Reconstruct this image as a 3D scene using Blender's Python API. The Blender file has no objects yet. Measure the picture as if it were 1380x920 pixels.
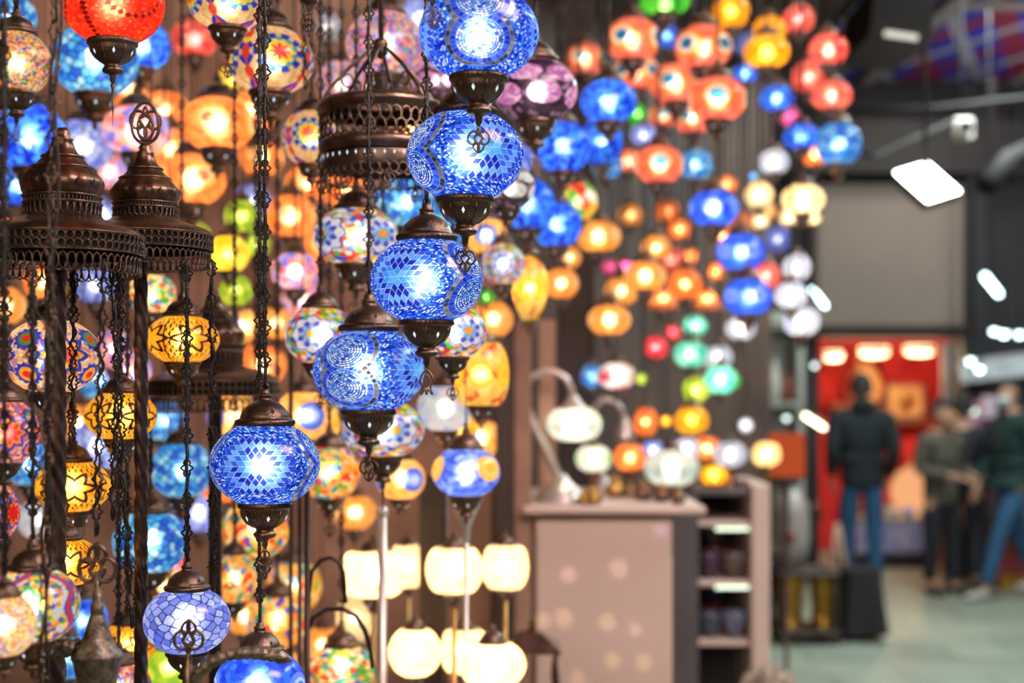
import bpy, math, random
import numpy as np
from mathutils import Vector

random.seed(7)
RNG = np.random.default_rng(11)
PI = math.pi
SC = bpy.context.scene
COL = SC.collection
# ---- camera frame: 1380 x 920, focal length in pixels, horizon row, eye height
F, CX, HY, EYE = 1917.0, 690.0, 530.0, 1.6


def at(px, py, Y):
    """point in the place that lies at depth Y along the ray of a picture position"""
    return Vector(((px - CX) / F * Y, Y, EYE - (py - HY) / F * Y))


def m_of(pix, Y):
    return pix * Y / F


# ------------------------------------------------------------------ mesh builder
class MB:
    def __init__(self):
        self.v, self.q, self.t, self.n = [], [], [], 0
        self.col = None

    def add(self, verts, quads=None, tris=None, mat=0, smooth=True):
        verts = np.asarray(verts, dtype=np.float64).reshape(-1, 3)
        if quads is not None and len(quads):
            self.q.append((np.asarray(quads, dtype=np.int64).reshape(-1, 4) + self.n, mat, smooth))
        if tris is not None and len(tris):
            self.t.append((np.asarray(tris, dtype=np.int64).reshape(-1, 3) + self.n, mat, smooth))
        self.v.append(verts)
        self.n += len(verts)
        return self

    def lathe(self, prof, seg=32, c=(0, 0, 0), mat=0, rmod=None, smooth=True, sx=1.0, sy=1.0):
        p = np.array(prof, float)
        th = np.arange(seg) * 2 * PI / seg
        R = np.repeat(p[:, 0:1], seg, 1)
        Z = np.repeat(p[:, 1:2], seg, 1)
        if rmod is not None:
            R = R * rmod(th[None, :], Z, np.arange(len(p))[:, None])
        X = R * np.cos(th)[None] * sx + c[0]
        Y = R * np.sin(th)[None] * sy + c[1]
        V = np.stack([X, Y, Z + c[2]], -1).reshape(-1, 3)
        i = np.arange(len(p) - 1)[:, None] * seg
        j = np.arange(seg)[None]
        k = (j + 1) % seg
        Q = np.stack([i + j, i + k, i + seg + k, i + seg + j], -1).reshape(-1, 4)
        if p[0, 1] > p[-1, 1]:
            Q = Q[:, ::-1]
        return self.add(V, Q, mat=mat, smooth=smooth)

    def tube(self, pts, r, sides=6, closed=False, mat=0, flat=1.0):
        P = np.array(pts, float)
        n = len(P)
        r = np.full(n, r) if np.isscalar(r) else np.array(r, float)
        if closed:
            T = np.roll(P, -1, 0) - np.roll(P, 1, 0)
        else:
            T = np.gradient(P, axis=0)
        T /= np.linalg.norm(T, axis=1)[:, None] + 1e-12
        ref = np.array([0, 1.0, 0])
        if abs(T[:, 1]).mean() > 0.7:
            ref = np.array([1.0, 0, 0])
        U = np.cross(T, ref)
        bad = np.linalg.norm(U, axis=1) < 1e-4
        U[bad] = np.cross(T[bad], np.array([0.3, 0.2, 0.9]))
        U /= np.linalg.norm(U, axis=1)[:, None] + 1e-12
        W = np.cross(T, U)
        a = np.arange(sides) * 2 * PI / sides
        V = P[:, None] + r[:, None, None] * (np.cos(a)[None, :, None] * U[:, None] + flat * np.sin(a)[None, :, None] * W[:, None])
        m = n if closed else n - 1
        i = np.arange(m)[:, None]
        i2 = (i + 1) % n
        j = np.arange(sides)[None]
        k = (j + 1) % sides
        Q = np.stack([i * sides + k, i * sides + j, i2 * sides + j, i2 * sides + k], -1).reshape(-1, 4)
        V = V.reshape(-1, 3)
        tr = None
        if not closed:
            base = len(V)
            V = np.vstack([V, P[0], P[-1]])
            j = np.arange(sides)
            k = (j + 1) % sides
            tr = np.vstack([np.stack([np.full(sides, base), j, k], -1),
                            np.stack([np.full(sides, base + 1), (n - 1) * sides + k, (n - 1) * sides + j], -1)])
        return self.add(V, Q, tr, mat=mat)

    def box(self, c, s, rz=0.0, mat=0, bev=0.0, rx=0.0):
        hx, hy, hz = s[0] / 2, s[1] / 2, s[2] / 2
        b = min(bev, hx * .9, hy * .9, hz * .9)
        if b <= 0:
            V = np.array([[x, y, z] for x in (-hx, hx) for y in (-hy, hy) for z in (-hz, hz)])
            Q = [[0, 1, 3, 2], [4, 6, 7, 5], [0, 4, 5, 1], [2, 3, 7, 6], [0, 2, 6, 4], [1, 5, 7, 3]]
            T = None
        else:
            V, idx = [], {}
            for sx in (-1, 1):
                for sy in (-1, 1):
                    for sz in (-1, 1):
                        for ax in range(3):
                            p = [sx * (hx - b), sy * (hy - b), sz * (hz - b)]
                            p[ax] += (sx, sy, sz)[ax] * b
                            idx[(sx, sy, sz, ax)] = len(V)
                            V.append(p)
            V = np.array(V)
            Q, T = [], []
            def face(a, s):
                o = [x for x in range(3) if x != a]
                r = []
                for u, w in ((-1, -1), (1, -1), (1, 1), (-1, 1)):
                    k = [0, 0, 0]; k[a] = s; k[o[0]] = u; k[o[1]] = w
                    r.append(idx[(k[0], k[1], k[2], a)])
                return r if (s > 0) == (a != 1) else r[::-1]
            for a in range(3):
                for s_ in (-1, 1):
                    Q.append(face(a, s_))
            for a in range(3):
                o = [x for x in range(3) if x != a]
                for u in (-1, 1):
                    for w in (-1, 1):
                        r = []
                        for e, ax in ((-1, o[0]), (1, o[0]), (1, o[1]), (-1, o[1])):
                            k = [0, 0, 0]; k[a] = e; k[o[0]] = u; k[o[1]] = w
                            r.append(idx[(k[0], k[1], k[2], ax)])
                        cen = V[r].mean(0)
                        nn = np.cross(V[r[1]] - V[r[0]], V[r[2]] - V[r[0]])
                        Q.append(r if nn.dot(cen) > 0 else r[::-1])
            for sx in (-1, 1):
                for sy in (-1, 1):
                    for sz in (-1, 1):
                        r = [idx[(sx, sy, sz, a)] for a in range(3)]
                        nn = np.cross(V[r[1]] - V[r[0]], V[r[2]] - V[r[0]])
                        T.append(r if nn.dot(V[r].mean(0)) > 0 else r[::-1])
        if rx:
            c_, s_ = math.cos(rx), math.sin(rx)
            V = V @ np.array([[1, 0, 0], [0, c_, s_], [0, -s_, c_]])
        c_, s_ = math.cos(rz), math.sin(rz)
        V = V @ np.array([[c_, s_, 0], [-s_, c_, 0], [0, 0, 1]]) + np.array(c)
        return self.add(V, Q, T, mat=mat, smooth=False)

    def prism(self, poly, d0, d1, axis='y', mat=0):
        """extrude a convex-ish outline (x,z) along y (or (x,y) along z)"""
        n = len(poly)
        P = np.array(poly, float)
        def lift(d):
            if axis == 'y':
                return np.stack([P[:, 0], np.full(n, d), P[:, 1]], -1)
            if axis == 'x':
                return np.stack([np.full(n, d), P[:, 0], P[:, 1]], -1)
            return np.stack([P[:, 0], P[:, 1], np.full(n, d)], -1)
        A, B = lift(d0), lift(d1)
        V = np.vstack([A, B, A.mean(0), B.mean(0)])
        j = np.arange(n); k = (j + 1) % n
        Q = np.stack([j, k, n + k, n + j], -1)
        T = np.vstack([np.stack([k, j, np.full(n, 2 * n)], -1), np.stack([n + j, n + k, np.full(n, 2 * n + 1)], -1)])
        return self.add(V, Q, T, mat=mat, smooth=False)

    def ball(self, c, r, seg=16, rings=10, mat=0):
        rr = (r, r, r) if np.isscalar(r) else r
        ph = np.linspace(-PI / 2, PI / 2, rings + 1)
        prof = [(max(math.cos(p), 1e-4), math.sin(p)) for p in ph]
        b = MB().lathe(prof, seg)
        return self.add(b.v[0] * np.array(rr) + np.array(c), b.q[0][0], mat=mat)

    def disc(self, c, r, seg=24, mat=0, up=True):
        th = np.arange(seg) * 2 * PI / seg
        V = np.vstack([np.stack([r * np.cos(th), r * np.sin(th), 0 * th], -1), [[0, 0, 0]]]) + np.array(c)
        j = np.arange(seg); k = (j + 1) % seg
        T = np.stack([j, k, np.full(seg, seg)], -1) if up else np.stack([k, j, np.full(seg, seg)], -1)
        return self.add(V, None, T, mat=mat, smooth=False)

    def merge(self, other, mat=None, M=None, off=(0, 0, 0)):
        V = np.vstack(other.v)
        if M is not None:
            V = V @ np.array(M).T
        V = V + np.array(off)
        base = self.n
        self.v.append(V); self.n += len(V)
        for f, m, s in other.q: self.q.append((f + base, m if mat is None else mat, s))
        for f, m, s in other.t: self.t.append((f + base, m if mat is None else mat, s))
        return self

    def mesh(self, name, mats, attr=None):
        V = np.vstack(self.v)
        nq = sum(len(f) for f, _, _ in self.q); nt = sum(len(f) for f, _, _ in self.t)
        me = bpy.data.meshes.new(name)
        me.vertices.add(len(V)); me.vertices.foreach_set('co', V.astype(np.float32).ravel())
        loops, starts, tot, mi, sm = [], [], [], [], []
        pos = 0
        for lst, k in ((self.q, 4), (self.t, 3)):
            for f, m, s in lst:
                loops.append(f.ravel())
                starts.append(pos + np.arange(len(f)) * k); tot.append(np.full(len(f), k))
                mi.append(np.full(len(f), m)); sm.append(np.full(len(f), s))
                pos += f.size
        loops = np.concatenate(loops).astype(np.int32)
        me.loops.add(len(loops)); me.loops.foreach_set('vertex_index', loops)
        me.polygons.add(nq + nt)
        me.polygons.foreach_set('loop_start', np.concatenate(starts).astype(np.int32))
        me.polygons.foreach_set('loop_total', np.concatenate(tot).astype(np.int32))
        me.polygons.foreach_set('material_index', np.concatenate(mi).astype(np.int32))
        me.polygons.foreach_set('use_smooth', np.concatenate(sm).astype(bool))
        for m in (mats if isinstance(mats, (list, tuple)) else [mats]):
            me.materials.append(m)
        if attr is not None:
            a = me.color_attributes.new('tint', 'FLOAT_COLOR', 'POINT')
            a.data.foreach_set('color', attr.astype(np.float32).ravel())
        me.update(calc_edges=True)
        me.validate()
        return me

    def build(self, name, mats, parent=None, loc=None, rz=0.0):
        return place(name, self.mesh(name, mats), parent, loc, rz)


def place(name, me, parent=None, loc=None, rz=0.0, scale=None):
    o = bpy.data.objects.new(name, me)
    COL.objects.link(o)
    if parent is not None: o.parent = parent
    if loc is not None: o.location = loc
    if rz: o.rotation_euler = (0, 0, rz)
    if scale is not None: o.scale = scale
    return o


def tag(o, label=None, cat=None, group=None, kind=None):
    if label: o['label'] = label
    if cat: o['category'] = cat
    if group: o['group'] = group
    if kind: o['kind'] = kind
    return o


def empty(name, loc=(0, 0, 0), rz=0.0):
    o = bpy.data.objects.new(name, None)
    o.empty_display_size = 0.05
    COL.objects.link(o)
    o.location = loc; o.rotation_euler = (0, 0, rz)
    return o


# ------------------------------------------------------------------ materials
def new_mat(name):
    m = bpy.data.materials.new(name); m.use_nodes = True
    nt = m.node_tree
    for n in list(nt.nodes): nt.nodes.remove(n)
    out = nt.nodes.new('ShaderNodeOutputMaterial')
    return m, nt, out


def N(nt, typ, **kw):
    n = nt.nodes.new(typ)
    for k, v in kw.items():
        if k in n.inputs: n.inputs[k].default_value = v
        else: setattr(n, k, v)
    return n


def solid(name, c, rough=.5, metal=0.0, c2=None, nscale=20.0, bump=0.0, emit=None, estr=0.0, spec=.5, detail=4.0):
    """principled surface with a noise between two colours"""
    m, nt, out = new_mat(name)
    b = N(nt, 'ShaderNodeBsdfPrincipled')
    b.inputs['Roughness'].default_value = rough; b.inputs['Metallic'].default_value = metal
    b.inputs['Specular IOR Level'].default_value = spec
    tc = N(nt, 'ShaderNodeTexCoord')
    nz = N(nt, 'ShaderNodeTexNoise'); nz.inputs['Scale'].default_value = nscale; nz.inputs['Detail'].default_value = detail
    nt.links.new(tc.outputs['Object'], nz.inputs['Vector'])
    rp = N(nt, 'ShaderNodeValToRGB')
    rp.color_ramp.elements[0].position = .35; rp.color_ramp.elements[1].position = .65
    rp.color_ramp.elements[0].color = (*c, 1); rp.color_ramp.elements[1].color = (*(c2 or [x * .75 for x in c]), 1)
    nt.links.new(nz.outputs['Fac'], rp.inputs['Fac'])
    nt.links.new(rp.outputs['Color'], b.inputs['Base Color'])
    if bump:
        bp = N(nt, 'ShaderNodeBump'); bp.inputs['Strength'].default_value = bump; bp.inputs['Distance'].default_value = .01
        nt.links.new(nz.outputs['Fac'], bp.inputs['Height']); nt.links.new(bp.outputs['Normal'], b.inputs['Normal'])
    if emit:
        b.inputs['Emission Color'].default_value = (*emit, 1); b.inputs['Emission Strength'].default_value = estr
    nt.links.new(b.outputs[0], out.inputs[0])
    return m


def glow(name, c, s):
    m, nt, out = new_mat(name)
    e = N(nt, 'ShaderNodeEmission'); e.inputs['Color'].default_value = (*c, 1); e.inputs['Strength'].default_value = s
    nt.links.new(e.outputs[0], out.inputs[0])
    return m


def mosaic_glass(name, refr=.20, clear=.05, rough=.72, gloss=.03):
    """stained glass shell: passes the bulb's light diffusely and as a soft hot spot; alpha of 'tint' = solid tile or grout"""
    m, nt, out = new_mat(name)
    L = nt.links.new
    at_ = N(nt, 'ShaderNodeVertexColor', layer_name='tint')
    tc = N(nt, 'ShaderNodeTexCoord')
    vor = N(nt, 'ShaderNodeTexVoronoi'); vor.inputs['Scale'].default_value = 60.0
    L(tc.outputs['Object'], vor.inputs['Vector'])
    hv = N(nt, 'ShaderNodeSeparateColor'); L(vor.outputs['Color'], hv.inputs[0])
    mr = N(nt, 'ShaderNodeMapRange'); mr.inputs['To Min'].default_value = .5; mr.inputs['To Max'].default_value = 1.15
    L(hv.outputs[0], mr.inputs['Value'])
    mul = N(nt, 'ShaderNodeVectorMath', operation='SCALE'); L(at_.outputs['Color'], mul.inputs[0]); L(mr.outputs[0], mul.inputs['Scale'])
    pale = N(nt, 'ShaderNodeGamma'); pale.inputs['Gamma'].default_value = .55; L(at_.outputs['Color'], pale.inputs['Color'])
    tr = N(nt, 'ShaderNodeBsdfTranslucent'); L(mul.outputs[0], tr.inputs['Color'])
    rf = N(nt, 'ShaderNodeBsdfRefraction'); rf.inputs['Roughness'].default_value = rough; rf.inputs['IOR'].default_value = 1.25
    L(pale.outputs[0], rf.inputs['Color'])
    tp = N(nt, 'ShaderNodeBsdfTransparent'); L(pale.outputs[0], tp.inputs['Color'])
    gl = N(nt, 'ShaderNodeBsdfGlossy'); gl.inputs['Roughness'].default_value = .18
    m1 = N(nt, 'ShaderNodeMixShader'); m1.inputs[0].default_value = refr; L(tr.outputs[0], m1.inputs[1]); L(rf.outputs[0], m1.inputs[2])
    m2 = N(nt, 'ShaderNodeMixShader'); m2.inputs[0].default_value = clear; L(m1.outputs[0], m2.inputs[1]); L(tp.outputs[0], m2.inputs[2])
    m3 = N(nt, 'ShaderNodeMixShader'); m3.inputs[0].default_value = gloss; L(m2.outputs[0], m3.inputs[1]); L(gl.outputs[0], m3.inputs[2])
    so = N(nt, 'ShaderNodeBsdfPrincipled'); so.inputs['Roughness'].default_value = .3; so.inputs['Metallic'].default_value = .4
    L(at_.outputs['Color'], so.inputs['Base Color'])
    m4 = N(nt, 'ShaderNodeMixShader'); L(at_.outputs['Alpha'], m4.inputs[0]); L(m3.outputs[0], m4.inputs[1]); L(so.outputs[0], m4.inputs[2])
    L(m4.outputs[0], out.inputs[0])
    return m


BRONZE = solid('aged_bronze', (.15, .105, .08), .34, .9, (.085, .055, .042), 30, bump=.15)
BRONZE_WARM = solid('warm_bronze', (.22, .125, .08), .34, .9, (.09, .055, .04), 26, bump=.15)
BLACKMETAL = solid('black_iron', (.026, .021, .019), .42, .8, (.05, .038, .032), 40, bump=.1)
BLACKPAINT = solid('black_paint', (.012, .011, .012), .8, 0, (.02, .018, .018), 30, spec=.15)
CORDMAT = solid('black_cord', (.008, .008, .009), .55, 0)
SILVER = solid('pale_metal', (.62, .58, .55), .35, .6, (.5, .46, .44), 18)
BRASS = solid('brass', (.5, .3, .09), .35, .9, (.33, .19, .06), 18)
GLASS = mosaic_glass('mosaic_glass')
MILK = mosaic_glass('frosted_glass', .22, .13, .6)
SLOT = glow('slot_glow_face', (.75, .9, 1), 1.1)  # glowing colour on cap diamonds stands in for bulb light coming through
SLOTW = glow('warm_slot_glow_face', (1, .75, .4), 2.0)
# ------------------------------------------------------------------ mosaic patterns: colour of the glass by longitude and latitude
def sph(lon, lat):
    return np.stack([np.cos(lat) * np.cos(lon), np.cos(lat) * np.sin(lon), np.sin(lat)], -1)


def cells(lon, lat, n, seed, edge=True):
    """cell index and distance to the cell border for n random chips spread over the shell"""
    r = np.random.default_rng(seed)
    i = np.arange(n) + .5
    la = np.arcsin(1 - 2 * i / n); lo = PI * (1 + 5 ** .5) * i
    P = sph(lo, la) + r.normal(0, .55 / math.sqrt(n), (n, 3)); P /= np.linalg.norm(P, axis=1)[:, None]
    S = sph(lon, lat)
    idx = np.empty(len(S), int); gap = np.empty(len(S))
    for k in range(0, len(S), 8192):
        D = S[k:k + 8192] @ P.T
        if edge:
            o = np.argpartition(-D, 1, axis=1)[:, :2]
            d2 = np.take_along_axis(D, o, 1)
            sw = d2[:, 0] < d2[:, 1]
            o[sw] = o[sw][:, ::-1]; d2[sw] = d2[sw][:, ::-1]
            idx[k:k + 8192] = o[:, 0]
            a = np.arccos(np.clip(d2, -1, 1)); gap[k:k + 8192] = (a[:, 1] - a[:, 0]) / 2
        else:
            idx[k:k + 8192] = D.argmax(1); gap[k:k + 8192] = 1
    return idx, gap


def pick(idx, palette, seed, w=None):
    pal = np.array(palette, float)
    ch = np.random.default_rng(seed).choice(len(pal), size=idx.max() + 1, p=None if w is None else np.array(w) / sum(w))
    return pal[ch[idx]]


def wrap(a):
    return (a + PI) % (2 * PI) - PI


def panel(lon, lat, k, off=0.0):
    """nearest of k panels around the shell: local x, y, and panel number"""
    st = 2 * PI / k
    q = np.round((lon - off) / st)
    x = wrap(lon - off - q * st) * np.cos(lat * .9)
    return x, lat, q.astype(int) % k


def lone_star(x, y, s, n=6):
    """rhombus layer number, grout mask, for a star of diamonds"""
    r = np.hypot(x, y); th = np.arctan2(y, x) % (2 * PI)
    st = 2 * PI / n
    k = np.floor(th / st); t = th - k * st
    # coordinates along the two sector edges
    px, py = r * np.cos(t), r * np.sin(t)
    b = py / math.sin(st); a = px - b * math.cos(st)
    i, j = np.floor(a / s), np.floor(b / s)
    fa, fb = a / s - i, b / s - j
    g = np.minimum(np.minimum(fa, 1 - fa), np.minimum(fb, 1 - fb))
    return (i + j).astype(int), g, (i * 7 + j * 13 + k * 29).astype(int)


BLUE_D, BLUE_M, BLUE_L, BLUE_W, CYAN = (.003, .012, .42), (.006, .06, .70), (.05, .22, .95), (.40, .62, 1.), (.02, .33, .9)


def blue_mosaic(lon, lat):
    n = len(lon)
    bi, bj = np.floor(lat / .034).astype(int), np.floor(lon * np.cos(lat) / .034 + 3 * np.sin(np.floor(lat / .034) * 7.3)).astype(int)
    hsh = (np.abs(np.sin(bi * 12.9898 + bj * 78.233) * 43758.5453) % 1 * 4093).astype(int)
    rgb = pick(np.arange(4093), [(.001, .006, .34), (.004, .035, .6), BLUE_L, (.55, .78, 1.), (.01, .14, .8)], 4, [3.4, 3.0, 1.6, 1.3, 1.6])[hsh]
    al = np.zeros(n)
    xr, y, q = panel(lon, lat, 2, 0.0)          # ring panels
    d1, d2 = np.hypot(xr, y - .43), np.hypot(xr, y + .40)
    d = np.minimum(d1, d2)
    yy = np.where(d1 < d2, y - .43, y + .40)
    ang = np.arctan2(yy, xr)
    ring = (d / .051) % 1
    rn = np.floor(d / .051)
    bead = ((ang * (rn + .5) * .051 / .066) % 1)
    inr = d < .405
    line = (ring > .45) & (bead > .2)
    rr = np.array([BLUE_D, BLUE_M, (.10, .36, 1.), (.62, .82, 1.)])
    shade = np.random.default_rng(2).choice(4, size=(40, 400), p=[.0, .10, .42, .48])
    bn = (np.floor(ang * (rn + .5) * .051 / .066) % 400).astype(int)
    c = np.where(line[:, None], rr[shade[np.clip(rn.astype(int), 0, 39), bn]], np.array((.001, .006, .26)))
    rgb = np.where(inr[:, None], c, rgb)
    # strip of dark blue tiles round the rings, then the mirror tiles
    strip = (d >= .405) & (d < .515)
    cell = (ang * .46 / .085) % 1
    cnum = np.floor(ang * .46 / .085).astype(int) % 50
    pal = pick(np.arange(50), [BLUE_D, (.02, .05, .6), BLUE_D, (.05, .12, .85)], 8)
    rgb = np.where(strip[:, None], pal[cnum], rgb)
    gr = strip & ((cell < .1) | (d < .415))
    rgb[gr] = (.10, .25, .8)
    mir = (d >= .53) & (d < .605) & (np.abs(y) < .95)
    mc = (ang * .57 / .1) % 1; mn = np.floor(ang * .57 / .1).astype(int) % 60
    mp = pick(np.arange(60), [(.42, .44, .48), (.22, .24, .28), (.55, .57, .6), (.06, .065, .08), (.3, .31, .35)], 21)
    t = mir & (mc > .14)
    rgb[t] = mp[mn[t]]; al[t] = .93
    g2 = ((d >= .515) & (d < .615)) & ~t
    rgb[g2] = (.12, .25, .7); al[g2] = .3
    # diamond star panels
    xs, y, q = panel(lon, lat, 2, PI / 2)
    lay, g, ident = lone_star(xs, y * 1.0, .140)
    star = (lay <= 4) & (d > .64) & (np.hypot(xs, y) < .76)
    lp = np.array([(.05, .36, .95), (.03, .22, .85), BLUE_D, (.10, .34, .95), (.01, .06, .7)])
    lq = np.array([(.10, .45, 1.), BLUE_D, (.015, .10, .75), BLUE_L, BLUE_D])
    odd = (ident % 3 == 0)
    c = np.where(odd[:, None], lq[np.clip(lay, 0, 4)], lp[np.clip(lay, 0, 4)])
    jit = .8 + .4 * np.random.default_rng(5).random(997)
    c = c * jit[ident % 997][:, None]
    c = np.where((g < .05)[:, None], np.array((.30, .50, .95)), c)
    rgb = np.where(star[:, None], c, rgb)
    return rgb, al


def white_flower(lon, lat, k=4, seed=1, off=0.0):
    """white scalloped medallions with a blue flower and orange heart, coloured chips between"""
    idx, gap = cells(lon, lat, 420, seed)
    rgb = pick(idx, [(.8, .05, .03), (.9, .3, .03), (.95, .75, .06), (.08, .55, .06), (.5, .65, 1), (.9, .85, .75), (.03, .08, .75), (.75, .35, .2)], seed + 1)
    al = np.where(gap < .012, .55, 0.); rgb[gap < .012] *= .5
    x, y, q = panel(lon, lat, k, off)
    r = np.hypot(x, y); th = np.arctan2(y, x)
    wob = 1 + .09 * np.cos(8 * th)
    R = r / wob
    rgb[R < .62] = (.03, .06, .75)
    m = R < .57; rgb[m] = (.88, .92, 1.)
    bead = ((th * 14 / PI * 2) % 1 < .12) & m; rgb[bead] = (.55, .65, .95)
    pet = r < .40 * (1 + .16 * np.cos(8 * th + PI)); rgb[pet] = (.05, .09, .8)
    pet2 = r < .30 * (1 + .25 * np.cos(8 * th)); rgb[pet2] = (.35, .55, 1.)
    pet3 = r < .20 * (1 + .2 * np.cos(6 * th)); rgb[pet3] = (.1, .5, .85)
    rgb[r < .13 * (1 + .15 * np.cos(6 * th))] = (1., .38, .03)
    return rgb, al


def sunflower(lon, lat, k=4, seed=5):
    """cream waves, blue zigzag, red star heart in a yellow flower"""
    n = len(lon)
    idx, gap = cells(lon, lat, 900, seed, edge=False)
    rgb = pick(idx, [(.85, .58, .27), (.75, .48, .2), (.95, .7, .38)], 3)
    x, y, q = panel(lon, lat, k, PI / k)
    wv = np.abs(x) - .13 * np.cos(5.5 * y)
    rgb[np.abs(wv) < .12] = (.015, .035, .62)
    rgb[(np.abs(x) < .07 + .05 * np.cos(11 * y))] = (.75, .06, .03)
    rgb[(np.hypot(x, y - .35) < .1)] = (1, .7, .03)
    x, y, q = panel(lon, lat, k, 0)
    r = np.hypot(x, y); th = np.arctan2(y, x)
    rgb[r < .64 + .05 * np.cos(10 * th)] = (.85, .58, .27)
    m = (r < .60) & (r > .38) & (np.cos(10 * th) > -.35); rgb[m] = (.01, .05, .62)
    rgb[r < .42 + .04 * np.cos(10 * th + PI)] = (.03, .5, .62)
    rgb[r < .36 + .05 * np.cos(10 * th)] = (1., .66, .05)
    rgb[r < .24 + .03 * np.cos(8 * th)] = (1., .42, .03)
    rgb[r < .19 + .065 * np.cos(8 * th)] = (.7, .012, .01)
    return rgb, np.zeros(n)


def chips(pal, w=None, n=500, seed=1, grout=.012, gcol=(.02, .015, .02), galpha=.6):
    def f(lon, lat):
        idx, gap = cells(lon, lat, n, seed, edge=grout > 0)
        rgb = pick(idx, pal, seed + 3, w)
        al = np.zeros(len(lon))
        if grout > 0:
            rgb[gap < grout] = gcol; al[gap < grout] = galpha
        return rgb, al
    return f


def eye(base, ring, heart, pupil, k=4, n=900, seed=2, rad=.5, la=0.0):
    """speckled shell with round eye medallions"""
    def f(lon, lat):
        idx, gap = cells(lon, lat, n, seed, edge=False)
        rgb = pick(idx, base, seed + 1)
        x, y, q = panel(lon, lat, k, 0)
        r = np.hypot(x, y - la)
        rgb[r < rad] = ring
        rgb[r < rad * .66] = heart
        rgb[r < rad * .42] = pupil
        return rgb, np.zeros(len(lon))
    return f


def star_amber(lon, lat):
    """amber glass with dark-edged stars and a field of triangles"""
    idx, gap = cells(lon, lat, 300, 9, edge=False)
    rgb = pick(idx, [(1, .44, .015), (1, .36, .01), (1, .56, .05)], 2)
    al = np.zeros(len(lon))
    x, y, q = panel(lon, lat, 5, 0)
    r = np.hypot(x, y); th = np.arctan2(y, x)
    tri = (np.floor((lon * 7)) % 1, )
    u = (lon * 5.2 + lat * 3.0) % 1; v = (lon * 5.2 - lat * 3.0) % 1
    dark = (u + v < .78) & (r > .58)
    rgb[dark] = (.05, .02, .01); al[dark] = .9
    t = (th + PI / 2) % (PI / 3) - PI / 6
    star = .42 / (np.cos(t) + .0) * (1 - .62 * (1 - np.abs(t) / (PI / 6)))
    star = .50 - .30 * (np.abs(t) / (PI / 6))
    ring = (r < star + .15)
    rgb[ring] = (.05, .015, .01); al[ring] = .92
    inn = r < star
    rgb[inn] = (1, .46, .02); al[inn] = 0
    band = np.abs(np.abs(wrap(lon * 4) / 4) - PI / 4) < .03
    rgb[band] = (.05, .02, .01); al[band] = .9
    return rgb, al


def red_diamond(lon, lat):
    """red seed glass with arcs of dark red diamonds"""
    idx, gap = cells(lon, lat, 4200, 3, edge=False)
    rgb = pick(idx, [(.85, .025, .008), (.75, .015, .006), (.95, .06, .015), (1, .15, .04), (.85, .035, .01)], 4, [3, 3, 2, .7, 2])
    al = np.zeros(len(lon))
    x, y, q = panel(lon, lat, 3, .35)
    r = np.hypot(x, y - .1); th = np.arctan2(y - .1, x)
    a = (th * 24 / (2 * PI)) % 1 - .5
    d = np.abs(a) * 2 * .62 / 1.0 + np.abs(r - .62) / .075 * .5
    m = d < .5
    rgb[m] = (.28, .008, .008); al[m] = .75
    a = ((y) * 9) % 1 - .5
    x2, y2, q = panel(lon, lat, 3, .35 + PI / 3)
    m = (np.abs(a) + np.abs(x2) / .09 * .5) < .5
    rgb[m] = (.28, .008, .008); al[m] = .75
    return rgb, al


def medallions(lon, lat, cell=((.45, .18, .5), (.6, .3, .62), (.75, .45, .75), (.4, .12, .42)), dark=(.03, .012, .035)):
    """oval medallions of purple seed glass held in dark grout"""
    idx, gap = cells(lon, lat, 1300, 4, edge=False)
    rgb = pick(idx, cell, 5)
    al = np.zeros(len(lon))
    x, y, q = panel(lon, lat, 6, 0)
    e1 = np.hypot(x / .44, (y + .28) / .33)
    x2, _, _ = panel(lon, lat, 6, PI / 6)
    e2 = np.hypot(x2 / .44, (y - .36) / .27)
    m = (e1 > 1) & (e2 > 1)
    i2, g2 = cells(lon, lat, 700, 14)
    rgb[m] = pick(i2, [dark, (.06, .03, .07), (.3, .2, .34)], 2, [3, 2, 1])[m]; al[m] = .65
    e = m & (np.minimum(e1, e2) < 1.1); rgb[e] = dark; al[e] = .9
    return rgb, al


def etched(col=(1, .8, .5), line=(.8, .55, .28), k=4):
    """frosted shell with etched rings"""
    def f(lon, lat):
        rgb = np.tile(np.array(col, float), (len(lon), 1))
        x, y, q = panel(lon, lat, k, 0)
        r = np.hypot(x, y)
        rgb[(np.abs(r - .48) < .03) | (np.abs(r - .3) < .03) | (r < .07)] = line
        th = np.arctan2(y, x)
        rgb[(np.abs(r - .39) < .045) & (np.cos(12 * th) > .2)] = line
        x2, _, _ = panel(lon, lat, k, PI / k)
        rgb[np.abs(x2) < .03] = line
        return rgb, np.zeros(len(lon))
    return f


def multi_flower(ground, a=(.85, .04, .03), b=(.03, .06, .7), c=(1, .45, .03), k=4, seed=3, n=1500, w=None):
    """seed ground with pointed red and blue rosettes"""
    def f(lon, lat):
        idx, gap = cells(lon, lat, n, seed, edge=False)
        rgb = pick(idx, ground, seed + 1, w)
        x, y, q = panel(lon, lat, k, 0)
        r = np.hypot(x, y); th = np.arctan2(y, x)
        t = np.abs((th % (PI / 4)) - PI / 8) / (PI / 8)
        rgb[r < .40 + .2 * t] = b
        rgb[r < .30 + .17 * t] = c
        rgb[r < .20 + .15 * t] = a
        for la in (.45, -.5):
            x, y, q = panel(lon, lat, k, PI / k)
            r = np.hypot(x, y - la)
            th = np.arctan2(y - la, x)
            rgb[r < .30 + .03 * np.cos(12 * th)] = b
            rgb[r < .2] = c if la < 0 else (.12, .3, .06)
            rgb[r < .1] = a
        return rgb, np.zeros(len(lon))
    return f


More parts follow.
